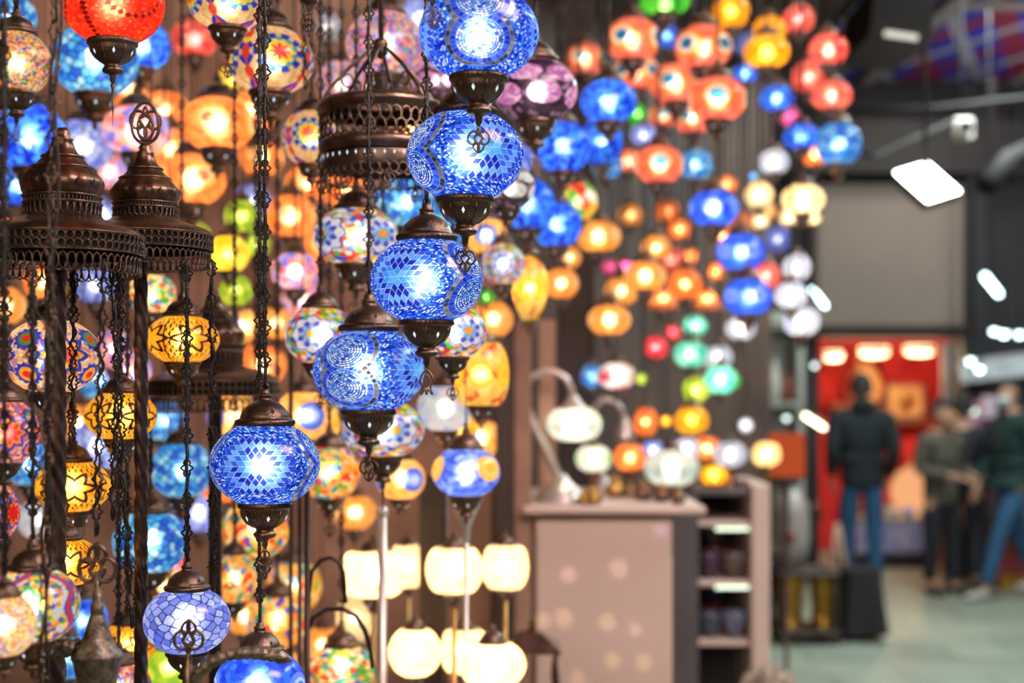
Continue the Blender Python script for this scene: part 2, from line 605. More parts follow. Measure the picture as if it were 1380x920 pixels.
def band_flower(lon, lat):
    """flowers over a bed of red, blue and gold chips with a red zigzag band"""
    rgb, al = chips([(.95, .6, .08), (1, .8, .3), (.9, .3, .05), (.05, .1, .7), (.05, .4, .1), (.6, .8, 1)], None, 900, 5, .0)(lon, lat)
    x, y, q = panel(lon, lat, 3, 0)
    z = np.abs(x) - .3 - .14 * np.cos(6 * y)
    rgb[np.abs(z) < .12] = (.04, .08, .65)
    m = np.abs(z) < .05; rgb[m] = (.75, .03, .03)
    return rgb, al


PATS = {}
def globe_mesh(key, fn, nu, nv, op=.46, shape='oval'):
    """unit shell with its mosaic; op = radius of the pole openings"""
    k = (key, nu, nv, op, shape)
    if k in PATS: return PATS[k]
    l0 = math.acos(op)
    lat = np.linspace(-l0, l0, nv)
    lon = np.arange(nu) * 2 * PI / nu - PI
    LA, LO = np.meshgrid(lat, lon, indexing='ij')
    R, Z = np.cos(LA), np.sin(LA)
    if shape == 'pill':            # barrel: flat-sided with rounded ends
        R = np.minimum(np.abs(np.cos(LA)) ** .55, 1); Z = np.sin(LA)
    if shape == 'drop':            # wide below, drawn up to a narrow neck
        t = (LA + l0) / (2 * l0)
        R = np.sin(PI * np.clip(.12 + .85 * t ** 1.35, 0, 1)) ** .9 * (1 - .0 * t); Z = np.sin(LA)
        R = np.clip(R, .18, 1)
    if shape == 'cone':            # flared shade
        t = (LA + l0) / (2 * l0)
        R = 1.0 - .62 * t; Z = np.sin(LA) * .8
    if shape == 'bowl':            # dome shade, wide at the base
        t = (LA + l0) / (2 * l0)
        R = np.cos(t * 1.25) ** .7; Z = np.sin(LA)
    V = np.stack([R * np.cos(LO), R * np.sin(LO), Z], -1).reshape(-1, 3)
    rgb, al = fn(LO.ravel(), LA.ravel())
    b = MB()
    i = np.arange(nv - 1)[:, None] * nu; j = np.arange(nu)[None]; kk = (j + 1) % nu
    b.add(V, np.stack([i + j, i + kk, i + nu + kk, i + nu + j], -1).reshape(-1, 4))
    me = b.mesh('globe_' + key, MILK if key.startswith('white') else GLASS, np.concatenate([np.clip(rgb, 0, 1), al[:, None]], 1))
    PATS[k] = me
    return me
# ------------------------------------------------------------------ metalwork of the lamps (unit: globe half-width = 1)
def rope(n, lo, hi, amp=.025, slant=6.0):
    def f(th, Z, i):
        return 1 + np.where((i >= lo) & (i <= hi), amp * np.sign(np.sin(n * th + slant * i)) * .8, 0)
    return f


def slots(b, n, z, r, h, w, mat, dr=-.0, ph=0.0, slope=0.0):
    """small diamond faces set round a cap; glowing or dark colour stands in for openings"""
    for k in range(n):
        a = ph + k * 2 * PI / n
        R, T = np.array([math.cos(a), math.sin(a), 0]), np.array([-math.sin(a), math.cos(a), 0])
        c = R * r + np.array([0, 0, z])
        up = np.array([0, 0, 1.]) + R * slope
        b.add([c - up * h, c + T * w, c + up * h, c - T * w], [[0, 1, 2, 3]], mat=mat, smooth=False)


META = {}
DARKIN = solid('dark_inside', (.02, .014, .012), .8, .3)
def upper_cap(seg):
    if ('u', seg) in META: return META[('u', seg)]
    p = [(.40, -.03), (.50, -.01), (.53, .02), (.535, .05), (.53, .09), (.50, .115), (.455, .13), (.45, .155), (.44, .19), (.41, .25),
         (.36, .32), (.29, .385), (.21, .43), (.15, .455), (.125, .47), (.12, .52), (.135, .53), (.135, .56), (.10, .575), (.085, .60), (.085, .66), (.01, .665)]
    b = MB().lathe(p, seg, rmod=rope(seg // 3, 2, 4, .03, 2.0) if seg >= 48 else None)
    slots(b, 6, .26, .422, .05, .03, 1, slope=-.55)
    ring = [(.07 * math.cos(a), 0, .70 + .07 * math.sin(a)) for a in np.linspace(0, 2 * PI, 11)[:-1]]
    b.tube(ring, .018, 5, True)
    META[('u', seg)] = b.mesh('upper_cap', [BRONZE, DARKIN]); return META[('u', seg)]


def lower_cap(seg, warm=False):
    if ('l', seg, warm) in META: return META[('l', seg, warm)]
    p = [(.40, .03), (.45, .02), (.475, 0), (.49, -.03), (.49, -.07), (.47, -.10), (.445, -.115), (.44, -.14), (.435, -.19), (.42, -.24), (.385, -.30), (.33, -.365), (.26, -.42), (.20, -.455),
         (.165, -.475), (.16, -.51), (.175, -.53), (.205, -.56), (.205, -.60), (.18, -.635), (.115, -.655), (.075, -.67), (.06, -.70), (.055, -.78), (.03, -.83), (.012, -.85)]
    b = MB().lathe(p, seg, rmod=rope(seg // 3, 2, 4, .03, 2.0) if seg >= 48 else None)
    slots(b, 6, -.27, .410, .055, .028, 1, slope=.42, ph=.3)
    for k in range(6):      # raised ribs between the diamonds
        a = .3 + PI / 6 + k * PI / 3
        b.tube([(r * math.cos(a), r * math.sin(a), z) for r, z in ((.445, -.14), (.425, -.24), (.335, -.365), (.205, -.455))], .014, 5)
    META[('l', seg, warm)] = b.mesh('lower_cap', [BRONZE_WARM if warm else BRONZE, SLOT]); return META[('l', seg, warm)]


def curl(pts, k=6):
    """smooth closed outline through a few points (Catmull-Rom), in the xz plane"""
    P = np.array(pts, float); n = len(P); out = []
    for i in range(n):
        p0, p1, p2, p3 = P[i - 1], P[i], P[(i + 1) % n], P[(i + 2) % n]
        for t in np.arange(k) / k:
            out.append(.5 * ((2 * p1) + (-p0 + p2) * t + (2 * p0 - 5 * p1 + 4 * p2 - p3) * t * t + (-p0 + 3 * p1 - 3 * p2 + p3) * t ** 3))
    return [(x, 0, z) for x, z in out]


def filigree(kind, r=.026):
    """open-work drop that hangs from the tip of a lamp; top at z=0"""
    b = MB()
    if kind == 'tulip':
        b.tube(curl([(0, .0), (.11, -.12), (.15, -.27), (.09, -.42), (.14, -.58), (.03, -.46), (0, -.58), (-.03, -.46), (-.14, -.58), (-.09, -.42), (-.15, -.27), (-.11, -.12)]), r, 5, True)
        b.tube(curl([(0, -.12), (.06, -.26), (0, -.40), (-.06, -.26)]), r * .8, 5, True)
    elif kind == 'fleur':
        b.tube(curl([(0, -.10), (.09, -.18), (.05, -.28), (0, -.34), (-.05, -.28), (-.09, -.18)]), r, 5, True)
        for s in (-1, 1):
            b.tube(curl([(0, -.12), (s * .12, -.06), (s * .23, -.14), (s * .24, -.28), (s * .14, -.36), (s * .07, -.28), (s * .10, -.20)]), r, 5, True)
            b.tube(curl([(s * .02, -.33), (s * .11, -.37), (s * .10, -.46), (0, -.54), (s * .02, -.44)]), r, 5, True)
        b.tube(curl([(0, 0), (.03, -.06), (0, -.12), (-.03, -.06)]), r, 5, True)
    else:                        # 'drop': tiers of lobes
        for z0, w in ((0, .10), (-.16, .16), (-.34, .12)):
            for s in (-1, 1):
                b.tube(curl([(0, z0), (s * w, z0 - .05), (s * w * .9, z0 - .14), (0, z0 - .19)]), r, 5, True)
        b.tube(curl([(0, -.5), (.035, -.58), (0, -.68), (-.035, -.58)]), r, 5, True)
    return b


def drop_mesh(kind):
    k = ('f', kind)
    if k not in META:
        b = MB()
        if kind == 'spike':
            b.lathe([(.012, 0), (.05, -.03), (.035, -.10), (.022, -.14), (.022, -.42), (.03, -.44), (.012, -.5), (.004, -.86)], 10)
        else:
            ring = [(.04 * math.cos(a), 0, -.02 + .06 * math.sin(a)) for a in np.linspace(0, 2 * PI, 9)[:-1]]
            b.tube(ring, .014, 5, True)
            b.merge(filigree(kind), off=(0, 0, -.06))
        META[k] = b.mesh('drop_' + kind, BRONZE)
    return META[k]


def link_template(fine):
    h = [(0, -1.08), (.22, -.92), (.34, -.62), (.24, -.38), (.46, -.2), (.62, 0), (.46, .2), (.24, .38), (.34, .62), (.22, .92), (0, 1.08)] if fine else \
        [(0, -1.08), (.4, -.6), (.3, -.25), (.6, 0), (.3, .25), (.4, .6), (0, 1.08)]
    pts = h + [(-x, z) for x, z in h[-2:0:-1]]
    pts = [(x * 1.25, z) for x, z in pts]
    b = MB().tube([(x, 0, z) for x, z in pts], .15 if fine else .16, 5 if fine else 3, True)
    return b


LINKS = {True: link_template(True), False: link_template(False)}


def chain_mb(length, pitch=.0205, fine=True, top=0.0):
    """links from z=top upward; each next link is turned a quarter"""
    b = MB()
    n = max(1, int(round(length / pitch)))
    V = LINKS[fine].v[0]; Q = LINKS[fine].q[0][0]
    s = pitch / 2
    k = np.arange(n)
    base = V * np.array([s, s, s])
    alt = base[:, [1, 0, 2]]
    tw = [np.array([[math.cos(a), math.sin(a), 0], [-math.sin(a), math.cos(a), 0], [0, 0, 1]]) for a in RNG.uniform(-.35, .35, n)]
    allv = np.concatenate([(base if i % 2 else alt) @ tw[i] + np.array([0, 0, top + (i + .5) * pitch]) for i in k])
    allq = np.concatenate([Q + i * len(V) for i in k])
    return b.add(allv, allq)


CEIL_NEAR, CEIL_FAR = 2.78, 3.72


def bulb_light(parent, loc, w, col=(1, .86, .66), r=.012):
    ld = bpy.data.lights.new('bulb', 'POINT')
    ld.energy = w; ld.color = col; ld.shadow_soft_size = r
    o = bpy.data.objects.new('bulb', ld); COL.objects.link(o)
    o.parent = parent; o.location = loc
    return o


POW = 1.0
# what already stands or hangs in the stall: (x, y, radius, z0, z1); a lamp moves along its line of sight until it is clear of the rest
TAKEN = []


def keep(px, py0, py1, r_px, Y, to_ceiling=False):
    a, b = at(px, py0, Y), at(px, py1, Y)
    TAKEN.append((a.x, Y, r_px * Y / F, b.z, 9 if to_ceiling else a.z))


KINDPOW = {'sunflower_glass': .62, 'red_seed_glass': .75, 'seed_glass': .65, 'white_flower_glass': .75, 'rosette_glass': .65, 'red_rosette_glass': .75, 'purple_medallion_glass': .8, 'banded_chip_glass': .7, 'violet_seed_glass': .65,
           'pale_chip_glass': .8, 'coral_eye_glass': .8, 'golden_speckle_glass': .8, 'white_ice_glass': .7, 'blue_speckle_glass': 1.5, 'blue_ring_glass': 1.35, 'blue_mosaic': 1.05}


def settle(px, py, w, Y0, ratio, hang=None):
    zt = 9 if hang is None else at(px, hang, Y0).z - .01
    for k in range(60):
        Y = Y0 * (1 + .012 * ((k + 1) // 2) * (1 if k % 2 else -1))
        c = at(px, py, Y); a = m_of(w, Y) / 2
        mine = [(c.x, Y, a * 1.02, c.z - a * ratio, c.z + a * ratio), (c.x, Y, a * .56, c.z - a * (ratio + .35), c.z + a * (ratio + .45)), (c.x, Y, .014, c.z - a * (ratio + 1.0), max(zt, c.z))]
        ok = True
        for (x, y, r, z0, z1) in TAKEN:
            for (X, YY, R, Z0, Z1) in mine:
                if Z0 < z1 and z0 < Z1 and (x - X) ** 2 + (y - YY) ** 2 < (r + R + .002) ** 2:
                    ok = False; break
            if not ok: break
        if ok: break
    else:
        print('UNSETTLED', px, py, Y0); Y = Y0; c = at(px, py, Y); a = m_of(w, Y) / 2
        mine = [(c.x, Y, a * 1.02, c.z - a * ratio, c.z + a * ratio), (c.x, Y, .014, c.z, 9)]
    TAKEN.extend(mine)
    return Y


for q in [(84, 190, 300, 56, 1.93), (84, 295, 385, 110, 1.93), (75, 340, 2200, 18, 1.93), (196, 130, 300, 47, 2.14), (196, 295, 365, 92, 2.14), (190, 340, 2200, 13, 2.14), (288, 400, 500, 42, 2.7), (288, 500, 560, 89, 2.7), (290, 520, 2100, 13, 2.7),
          (513, 136, 262, 84, 2.42), (131, 735, 800, 26, 1.76), (131, 800, 850, 18, 1.76), (131, 850, 1700, 36, 1.76), (254, 830, 1700, 14, 1.78), *[(q_, 852, 885, 13, 1.76) for q_ in range(-60, 104, 12)], (350, 870, 905, 45, 1.78), (300, 870, 905, 30, 1.78),
          (414, 655, 2000, 10, 2.68), (445, 745, 775, 28, 2.68), (470, 815, 860, 36, 2.68), (392, 465, 2000, 7, 2.9), (404, 635, 2000, 7, 2.85), (515, 685, 2000, 12, 2.98), (600, 635, 2000, 9, 3.5), (628, 660, 2000, 26, 3.0),
          (503, 690, 2000, 46, 3.3), (550, 690, 2000, 27, 3.75), (612, 690, 2000, 40, 3.2), (681, 690, 2000, 33, 3.3), (555, 800, 2000, 41, 3.0), (626, 800, 2000, 34, 3.4), (664, 820, 2000, 47, 2.95),
          (583, 640, 2000, 30, 3.6), (680, 0, 2000, 22, 4.2), (705, 0, 2000, 20, 4.5)]:
    keep(*q)
for q in [(140, 352, 722, 7, 1.80), (286, 350, 842, 7, 2.06), (158, 352, 700, 10, 2.02), (160, 355, 845, 16, 1.99), (98, 356, 596, 7, 2.0), (3, -300, 330, 8, 1.70), (72, -300, 400, 9, 1.62), (60, 400, 700, 6, 1.62), (56, 700, 1000, 6, 1.62), (408, -900, 120, 8, 2.45), (513, -800, 60, 6, 2.42)]:
    keep(*q)


def lamp(label, px, py, w, Y, pat, ratio=.79, rot=0.0, cap=True, low=True, fin='fleur', chain='fine', group=None, power=1.0,
         op=.46, shape='oval', warm=False, cat='hanging lamp', hang=None, bulb=(1, .86, .66)):
    """one hanging lamp; px,py,w = centre and width of its globe in the photograph, Y = its distance"""
    key, fn = pat
    Y = settle(px, py, w, Y, ratio, hang)
    power *= KINDPOW.get(key, 1.0)
    c = at(px, py, Y); a = m_of(w, Y) / 2
    e = empty('hanging_lamp', c)
    tag(e, label, cat, group)
    res = (640, 280) if key == 'blue_mosaic' and w > 130 else (360, 150) if w > 100 else (220, 96) if w > 60 else (120, 56)
    g = place('globe', globe_mesh(key, fn, res[0], res[1], op, shape), e, rz=math.radians(rot), scale=(a, a, a * ratio))
    seg = 126 if w > 130 else 72 if w > 80 else 48 if w > 60 else 24
    z0 = ratio * math.sqrt(1 - op * op)
    k = a * op / .46
    if cap: place('upper_cap', upper_cap(seg), e, (0, 0, a * z0 - .0 * a), rz=rot * .02, scale=(k, k, k))
    if low:
        lc = place('lower_cap', lower_cap(seg, warm), e, (0, 0, -a * z0), rz=rot * .03 - .5, scale=(k, k, k))
        if fin:
            place('filigree_drop' if fin != 'spike' else 'spike', drop_mesh(fin), lc, (0, 0, -.84), rz=random.uniform(-.5, .5) - (rot * .03 - .5), scale=(.74,) * 3 if fin != 'spike' else (1, 1, 1))
    top = ((CEIL_NEAR if Y < 3.35 else CEIL_FAR) if hang is None else at(px, hang, Y).z) - c.z
    z1 = a * z0 + k * (.76 if cap else .05)
    if chain == 'fine' or chain == 'coarse':
        fine = chain == 'fine'
        ch = chain_mb(top - z1, .0225 if fine else .03, fine, 0).build('chain', BLACKMETAL, e, (0, 0, z1))
        MB().tube([(0.0009 * math.sin(i * 1.9), .0009 * math.cos(i * 2.3), t) for i, t in enumerate(np.linspace(-k * .1, top - z1, 40))], .0026, 6).build('cord', CORDMAT, ch)
    elif chain == 'cord':
        MB().tube([(0, 0, -k * .1), (0, 0, (top - z1) * .5), (0, 0, top - z1)], .0016 if Y < 4.7 else .003, 5).build('cord', CORDMAT, e, (0, 0, z1))
    bulb_light(e, (0, 0, 0), POW * power * (a / .08) ** 2, bulb, .18 * a)
    return e
# ------------------------------------------------------------------ the kinds of glass in the stall
SEEDS = [(.9, .06, .03), (.95, .35, .03), (1, .8, .25), (.1, .5, .08), (.9, .75, .6), (.95, .6, .35), (.1, .15, .7), (.85, .3, .25)]
COOLSEED = [(.85, .1, .12), (.95, .4, .15), (.35, .25, .8), (.15, .15, .8), (.9, .55, .5), (.7, .3, .7), (.15, .5, .8), (1, .75, .4)]
P_BLUE = ('blue_mosaic', blue_mosaic)
P_WF = ('white_flower_glass', lambda a, b: white_flower(a, b, 4, 1))
P_SF = ('sunflower_glass', sunflower)
P_AM = ('amber_star_glass', star_amber)
P_RED = ('red_seed_glass', red_diamond)
P_PUR = ('purple_medallion_glass', medallions)
P_MIR = ('mirrored_glass', lambda a, b: medallions(a, b, ((.8, .85, .9), (.9, .9, .9), (.5, .65, .8)), (.05, .05, .06)))
P_BF = ('banded_chip_glass', band_flower)
P_SEED = ('seed_glass', chips(SEEDS, None, 2600, 3, 0))
P_CSEED = ('violet_seed_glass', chips(COOLSEED, None, 1500, 6, 0))
P_CHIP = ('chip_glass', chips([(.85, .06, .03), (1, .5, .04), (1, .8, .2), (1, .88, .6), (.05, .12, .75), (.05, .5, .5), (.1, .5, .1), (1, .7, .35)], None, 260, 8, .012))
P_CHIP2 = ('pale_chip_glass', chips([(1, .55, .12), (1, .36, .04), (.85, .05, .03), (.03, .07, .7), (.03, .38, .5), (.1, .45, .06), (1, .74, .36)], [4, 3, 2, 1.5, 1.5, 1.5, 3], 420, 18, 0))
P_MF = ('rosette_glass', multi_flower([(1, .75, .4), (1, .6, .25), (.9, .25, .08), (1, .85, .6), (.5, .3, .6)]))
P_MFR = ('red_rosette_glass', multi_flower([(.95, .5, .3), (.9, .15, .06), (1, .7, .45), (.7, .05, .04), (.3, .2, .65)], (.7, .02, .02), (.04, .07, .65), (.95, .25, .03), 4, 9, 1500))
P_EYE = ('coral_eye_glass', eye([(.9, .14, .10), (.95, .22, .16), (.85, .09, .08), (1, .34, .24)], (1, .26, .03), (1, .9, .75), (.003, .16, .42), 4, 700, 2, .66))
P_OEYE = ('orange_eye_glass', eye([(1, .26, .05), (1, .36, .1), (.95, .18, .04)], (1, .5, .12), (1, .75, .4), (.8, .12, .04), 4, 700, 4, .5))
P_BLS = ('blue_speckle_glass', chips([BLUE_D, BLUE_M, (.05, .28, .95), BLUE_L, (.02, .08, .8)], None, 600, 31, 0))
P_AZ = ('azure_tile_glass', chips([(.02, .2, .85), (.04, .38, .95), (.12, .5, 1), (.02, .1, .75), (.35, .7, 1)], None, 260, 33, .016, (.01, .02, .12), .3))
P_PERI = ('periwinkle_tile_glass', chips([(.16, .24, .9), (.3, .42, 1), (.1, .16, .8), (.45, .55, 1)], None, 230, 34, .014, (.03, .03, .3), .3))
P_BPAT = ('blue_ring_glass', eye([(.02, .08, .85), (.03, .16, .9), (.01, .04, .7)], (.12, .2, .95), (.3, .55, 1), (.03, .1, .85), 5, 500, 35, .42))
P_GOLD = ('golden_speckle_glass', eye([(1, .40, .07), (1, .50, .15), (1, .31, .04)], (1, .62, .28), (1, .42, .09), (1, .7, .4), 5, 400, 36, .42))
P_AMB = ('amber_glass', chips([(1, .45, .01), (1, .55, .03), (1, .36, .01)], None, 300, 37, 0))
P_ORA = ('orange_glass', chips([(1, .24, .05), (1, .33, .09), (.9, .16, .03)], None, 300, 38, 0))
P_ROSE = ('rose_glass', chips([(.9, .14, .10), (.8, .08, .07), (1, .3, .2), (.75, .1, .14)], None, 300, 39, 0))
P_CREAM = ('white_frosted_glass', etched((1, .80, .52), (.85, .58, .3), 4))
P_MILK = ('white_cream_glass', chips([(1, .78, .42), (1, .82, .5)], None, 60, 40, 0))
P_ICE = ('white_ice_glass', chips([(.6, .78, 1), (.8, .9, 1), (.4, .55, .95), (.9, .85, .95), (.75, .7, 1)], None, 160, 41, 0))
P_TURQ = ('turquoise_glass', chips([(.1, .7, .5), (.15, .8, .65), (.4, .9, .8), (.05, .5, .4)], None, 160, 42, 0))
P_GRN = ('green_glass', chips([(.05, .5, .03), (.12, .65, .05), (.03, .35, .03)], None, 160, 43, 0))
P_LIME = ('lime_glass', chips([(.5, .75, .04), (.75, .85, .1), (.3, .6, .04)], None, 90, 44, 0))
P_YEL = ('yellow_petal_glass', chips([(1, .72, .03), (1, .8, .12), (.9, .6, .02), (.6, .75, .05)], [4, 3, 3, 1], 60, 45, 0))
P_MAG = ('magenta_glass', chips([(.9, .05, .35), (.75, .04, .3), (1, .2, .5)], None, 120, 46, 0))
P_CRIM = ('crimson_glass', chips([(.85, .03, .06), (.7, .02, .05), (1, .12, .14)], None, 120, 47, 0))
P_PINKB = ('pink_and_blue_glass', chips([(.85, .2, .2), (.95, .4, .3), (.15, .2, .85), (.4, .35, .9), (.9, .55, .6)], None, 200, 48, 0))
P_OBL = ('orange_and_blue_glass', eye([(1, .4, .05), (1, .5, .12), (1, .6, .2)], (.05, .12, .8), (.1, .25, .9), (.5, .6, 1), 3, 300, 49, .55))
P_BLO = ('blue_and_orange_glass', eye([(.04, .1, .8), (.1, .2, .9), (.25, .4, 1)], (1, .5, .08), (1, .62, .2), (1, .45, .05), 3, 400, 50, .5, .2))
P_GOLDM = ('gold_mosaic_glass', eye([(1, .62, .12), (1, .7, .2), (.9, .5, .1), (.7, .12, .04), (.85, .75, .3)], (1, .5, .04), (1, .58, .08), (1, .45, .02), 6, 260, 51, .42))
P_WRED = ('white_and_red_glass', chips([(.9, .9, 1), (.8, .85, 1), (.85, .1, .12), (.9, .95, 1)], None, 80, 52, 0))
P_MOTLEY = ('motley_glass', chips([(.9, .05, .03), (.95, .85, .05), (1, .55, .06), (.9, .9, .95), (.15, .5, .1)], None, 36, 53, 0))
P_FRESH = ('green_and_white_glass', eye([(.9, 1, .85), (.95, .95, 1)], (.1, .7, .15), (.3, .85, .3), (.9, 1, .8), 5, 200, 54, .4))
P_CONF = ('confetti_white_glass', eye([(.9, .95, 1), (.8, .95, .9), (.95, .9, .8)], (.1, .6, .8), (.9, .95, 1), (.8, .3, .1), 8, 200, 55, .3, -.2))
# ------------------------------------------------------------------ the lamps, near ones first: picture position of each globe, its width, its distance
POW = .46
G1 = 'blue mosaic globe lamps in the front cascade'
lamp('largest blue mosaic lamp with two ringed discs, topmost of the front cascade', 645, 45, 162, 1.84, P_BLUE, rot=-87, group=G1)
lamp('blue mosaic lamp second from the top, star of diamonds facing the purple lamp', 627, 210, 158, 1.95, P_BLUE, rot=-90 - 62, fin='fleur', group=G1)
lamp('blue mosaic lamp in mid cascade with a pale six-pointed star beside a mirror-tile band', 575, 378, 152, 2.04, P_BLUE, rot=-90 + 63, fin='tulip', group=G1)
lamp('blue mosaic lamp with stacked bead rings facing the camera, hung on a long chain', 497, 499, 150, 2.14, P_BLUE, rot=-90 - 21, group=G1)
lamp('lowest blue mosaic lamp of the cascade, with a bright diamond star, hanging alone', 357, 625, 148, 2.03, P_BLUE, rot=0, fin='drop', warm=True, group=G1)
lamp('blue lamp above the frame whose filigree drop hangs before the topmost blue globe', 583, -92, 130, 1.74, P_BLUE, rot=30, group=G1)
lamp('lamp above the frame whose small filigree drop hangs beside the sunflower lamps', 416, -76, 120, 2.2, P_SF, rot=30, fin='drop')

lamp('red seed-glass lamp with dark red diamond arcs and a spike, at the top edge', 152, 5, 137, 1.9, P_RED, .82, rot=-70, fin='spike', power=1.2)
lamp('fine multicoloured seed-glass lamp at the left edge above the great bronze crown', 22, 85, 92, 1.74, P_SEED, .98, rot=0, fin='tulip', op=.52)
G2 = 'white flower lamps behind the blue cascade'
lamp('white flower lamp with coloured chips in front, topmost, under the pierced drum', 480, 319, 114, 2.38, P_WF, .72, rot=-45, fin='fleur', group=G2)
lamp('white flower lamp with orange heart, beside the chain of the ringed blue lamp', 432, 452, 96, 2.52, P_WF, .86, rot=-97, fin='fleur', group=G2)
lamp('white flower lamp half hidden behind the mid cascade blue lamp', 610, 447, 92, 2.4, P_WF, .82, rot=-60, fin='fleur', group=G2)
lamp('white flower lamp with a long spike, below the ringed blue lamp', 516, 578, 112, 2.46, P_WF, .72, rot=-68, fin='spike', group=G2)
G3 = 'sunflower lamps with red star hearts'
lamp('cream sunflower lamp cut off by the top edge, above the other sunflower lamps', 307, 3, 106, 2.36, P_SF, .72, rot=-60, warm=True, group=G3)
lamp('cream and blue sunflower lamp with its red star turned to the camera', 364, 82, 118, 2.5, P_SF, .78, rot=-68, warm=True, group=G3)
lamp('cream sunflower lamp partly hidden behind the pierced bronze drum', 420, 186, 80, 2.75, P_SF, .98, rot=-88, warm=True, group=G3)
lamp('violet and red seed-glass lamp hanging over the pierced bronze drum', 519, 60, 106, 2.85, P_CSEED, .86, rot=0, fin='drop')
lamp('purple medallion lamp with dark grout behind the topmost blue lamp', 722, 122, 112, 2.7, P_PUR, .8, rot=-78, power=1.1)
lamp('purple and pink lamp glimpsed between the topmost blue lamp and its chain', 596, 106, 84, 3.0, P_PUR, .8, rot=-60)
lamp('dark mirrored lamp with pale medallions behind the second blue lamp', 684, 252, 74, 2.75, P_MIR, .85, rot=-70, power=.6)
lamp('blue lamp with orange flowers peeping out behind the second blue lamp', 690, 216, 60, 3.2, P_BLO, .8, rot=-90)

# the left: lamps on the bronze crowns
lamp('round rosette lamp with red and blue flowers behind the thick twisted pole', 70, 480, 130, 2.03, P_MF, .80, rot=-60, op=.4, low=True, fin=None, hang=350)
lamp('red and blue rosette lamp at the left edge below the round rosette lamp', 6, 582, 92, 1.96, P_MFR, 1.0, rot=-62, fin=None, hang=350)
lamp('red chequered rosette lamp cut by the left edge at mid height', -12, 690, 76, 1.90, P_MFR, 1.1, rot=-20, fin=None, hang=350)
lamp('large banded lamp with red zigzag on blue and gold chips near the left corner', 44, 815, 124, 1.84, P_BF, .86, rot=-120, fin=None, warm=True, hang=352)
lamp('pale bright seed-glass lamp in the lower left corner of the picture', 6, 842, 84, 1.60, P_SEED, 1.05, rot=20, fin=None, power=1.9, warm=True)
lamp('red and gold rosette lamp mostly below the picture, behind the leaf-relief cone', 160, 930, 90, 2.36, P_MFR, .9, rot=-40, fin=None, hang=360)
G4 = 'amber star lamps hung from the bronze crowns'
lamp('amber star lamp topmost, under the rim of the onion-domed crown', 246, 457, 98, 2.2, P_AM, .70, rot=-62, warm=True, fin='fleur', group=G4, hang=350)
lamp('amber star lamp directly right of the thick twisted pole', 163, 560, 96, 2.06, P_AM, .72, rot=-40, fin=None, group=G4, hang=352)
lamp('amber star lamp seen between the thick twisted pole and its front chain', 98, 655, 100, 2.12, P_AM, .74, rot=-70, fin=None, group=G4, hang=352)
lamp('amber star lamp beneath another amber one, beside the thick twisted pole', 88, 757, 92, 2.12, P_AM, .74, rot=-64, fin=None, group=G4, hang=700)
lamp('lowest amber star lamp, beside the leaf-relief cone', 172, 868, 76, 2.2, P_AM, .8, rot=-50, fin=None, group=G4, hang=352)
lamp('azure tile lamp behind the chain under the onion-domed crown', 245, 633, 84, 3.0, P_AZ, .95, rot=0, group=None)
lamp('azure tile lamp behind the slim twisted pole', 203, 730, 100, 2.7, P_AZ, .88, rot=40, hang=545)
lamp('periwinkle tile lamp low beside the slim twisted pole', 252, 836, 116, 2.1, P_PERI, .8, rot=20, fin=None, hang=352)
lamp('blue lamp under the curved bronze arm at the bottom edge', 350, 922, 122, 2.05, P_BPAT, .8, rot=-90, fin=None)
G5 = 'multicoloured chip lamps in the lower middle'
lamp('multicoloured chip lamp behind the lowest blue lamp', 345, 712, 90, 3.0, P_CHIP2, .95, rot=0, fin=None, group=G5)
lamp('multicoloured chip lamp right of the plain dark pole', 316, 778, 66, 2.8, P_CHIP2, 1.1, rot=60, fin=None, group=G5)
lamp('multicoloured chip lamp below the drop of the lowest blue lamp', 374, 836, 82, 3.1, P_CHIP2, .95, rot=120, fin=None, group=G5)
lamp('yellow and red chip lamp between two blue lamps of the cascade', 444, 636, 84, 2.85, P_CHIP2, .92, rot=170, group=G5, warm=True)
lamp('multicoloured chip lamp hung from the arched iron arm', 460, 900, 92, 2.6, P_CHIP, .72, rot=10, fin=None, group=G5)

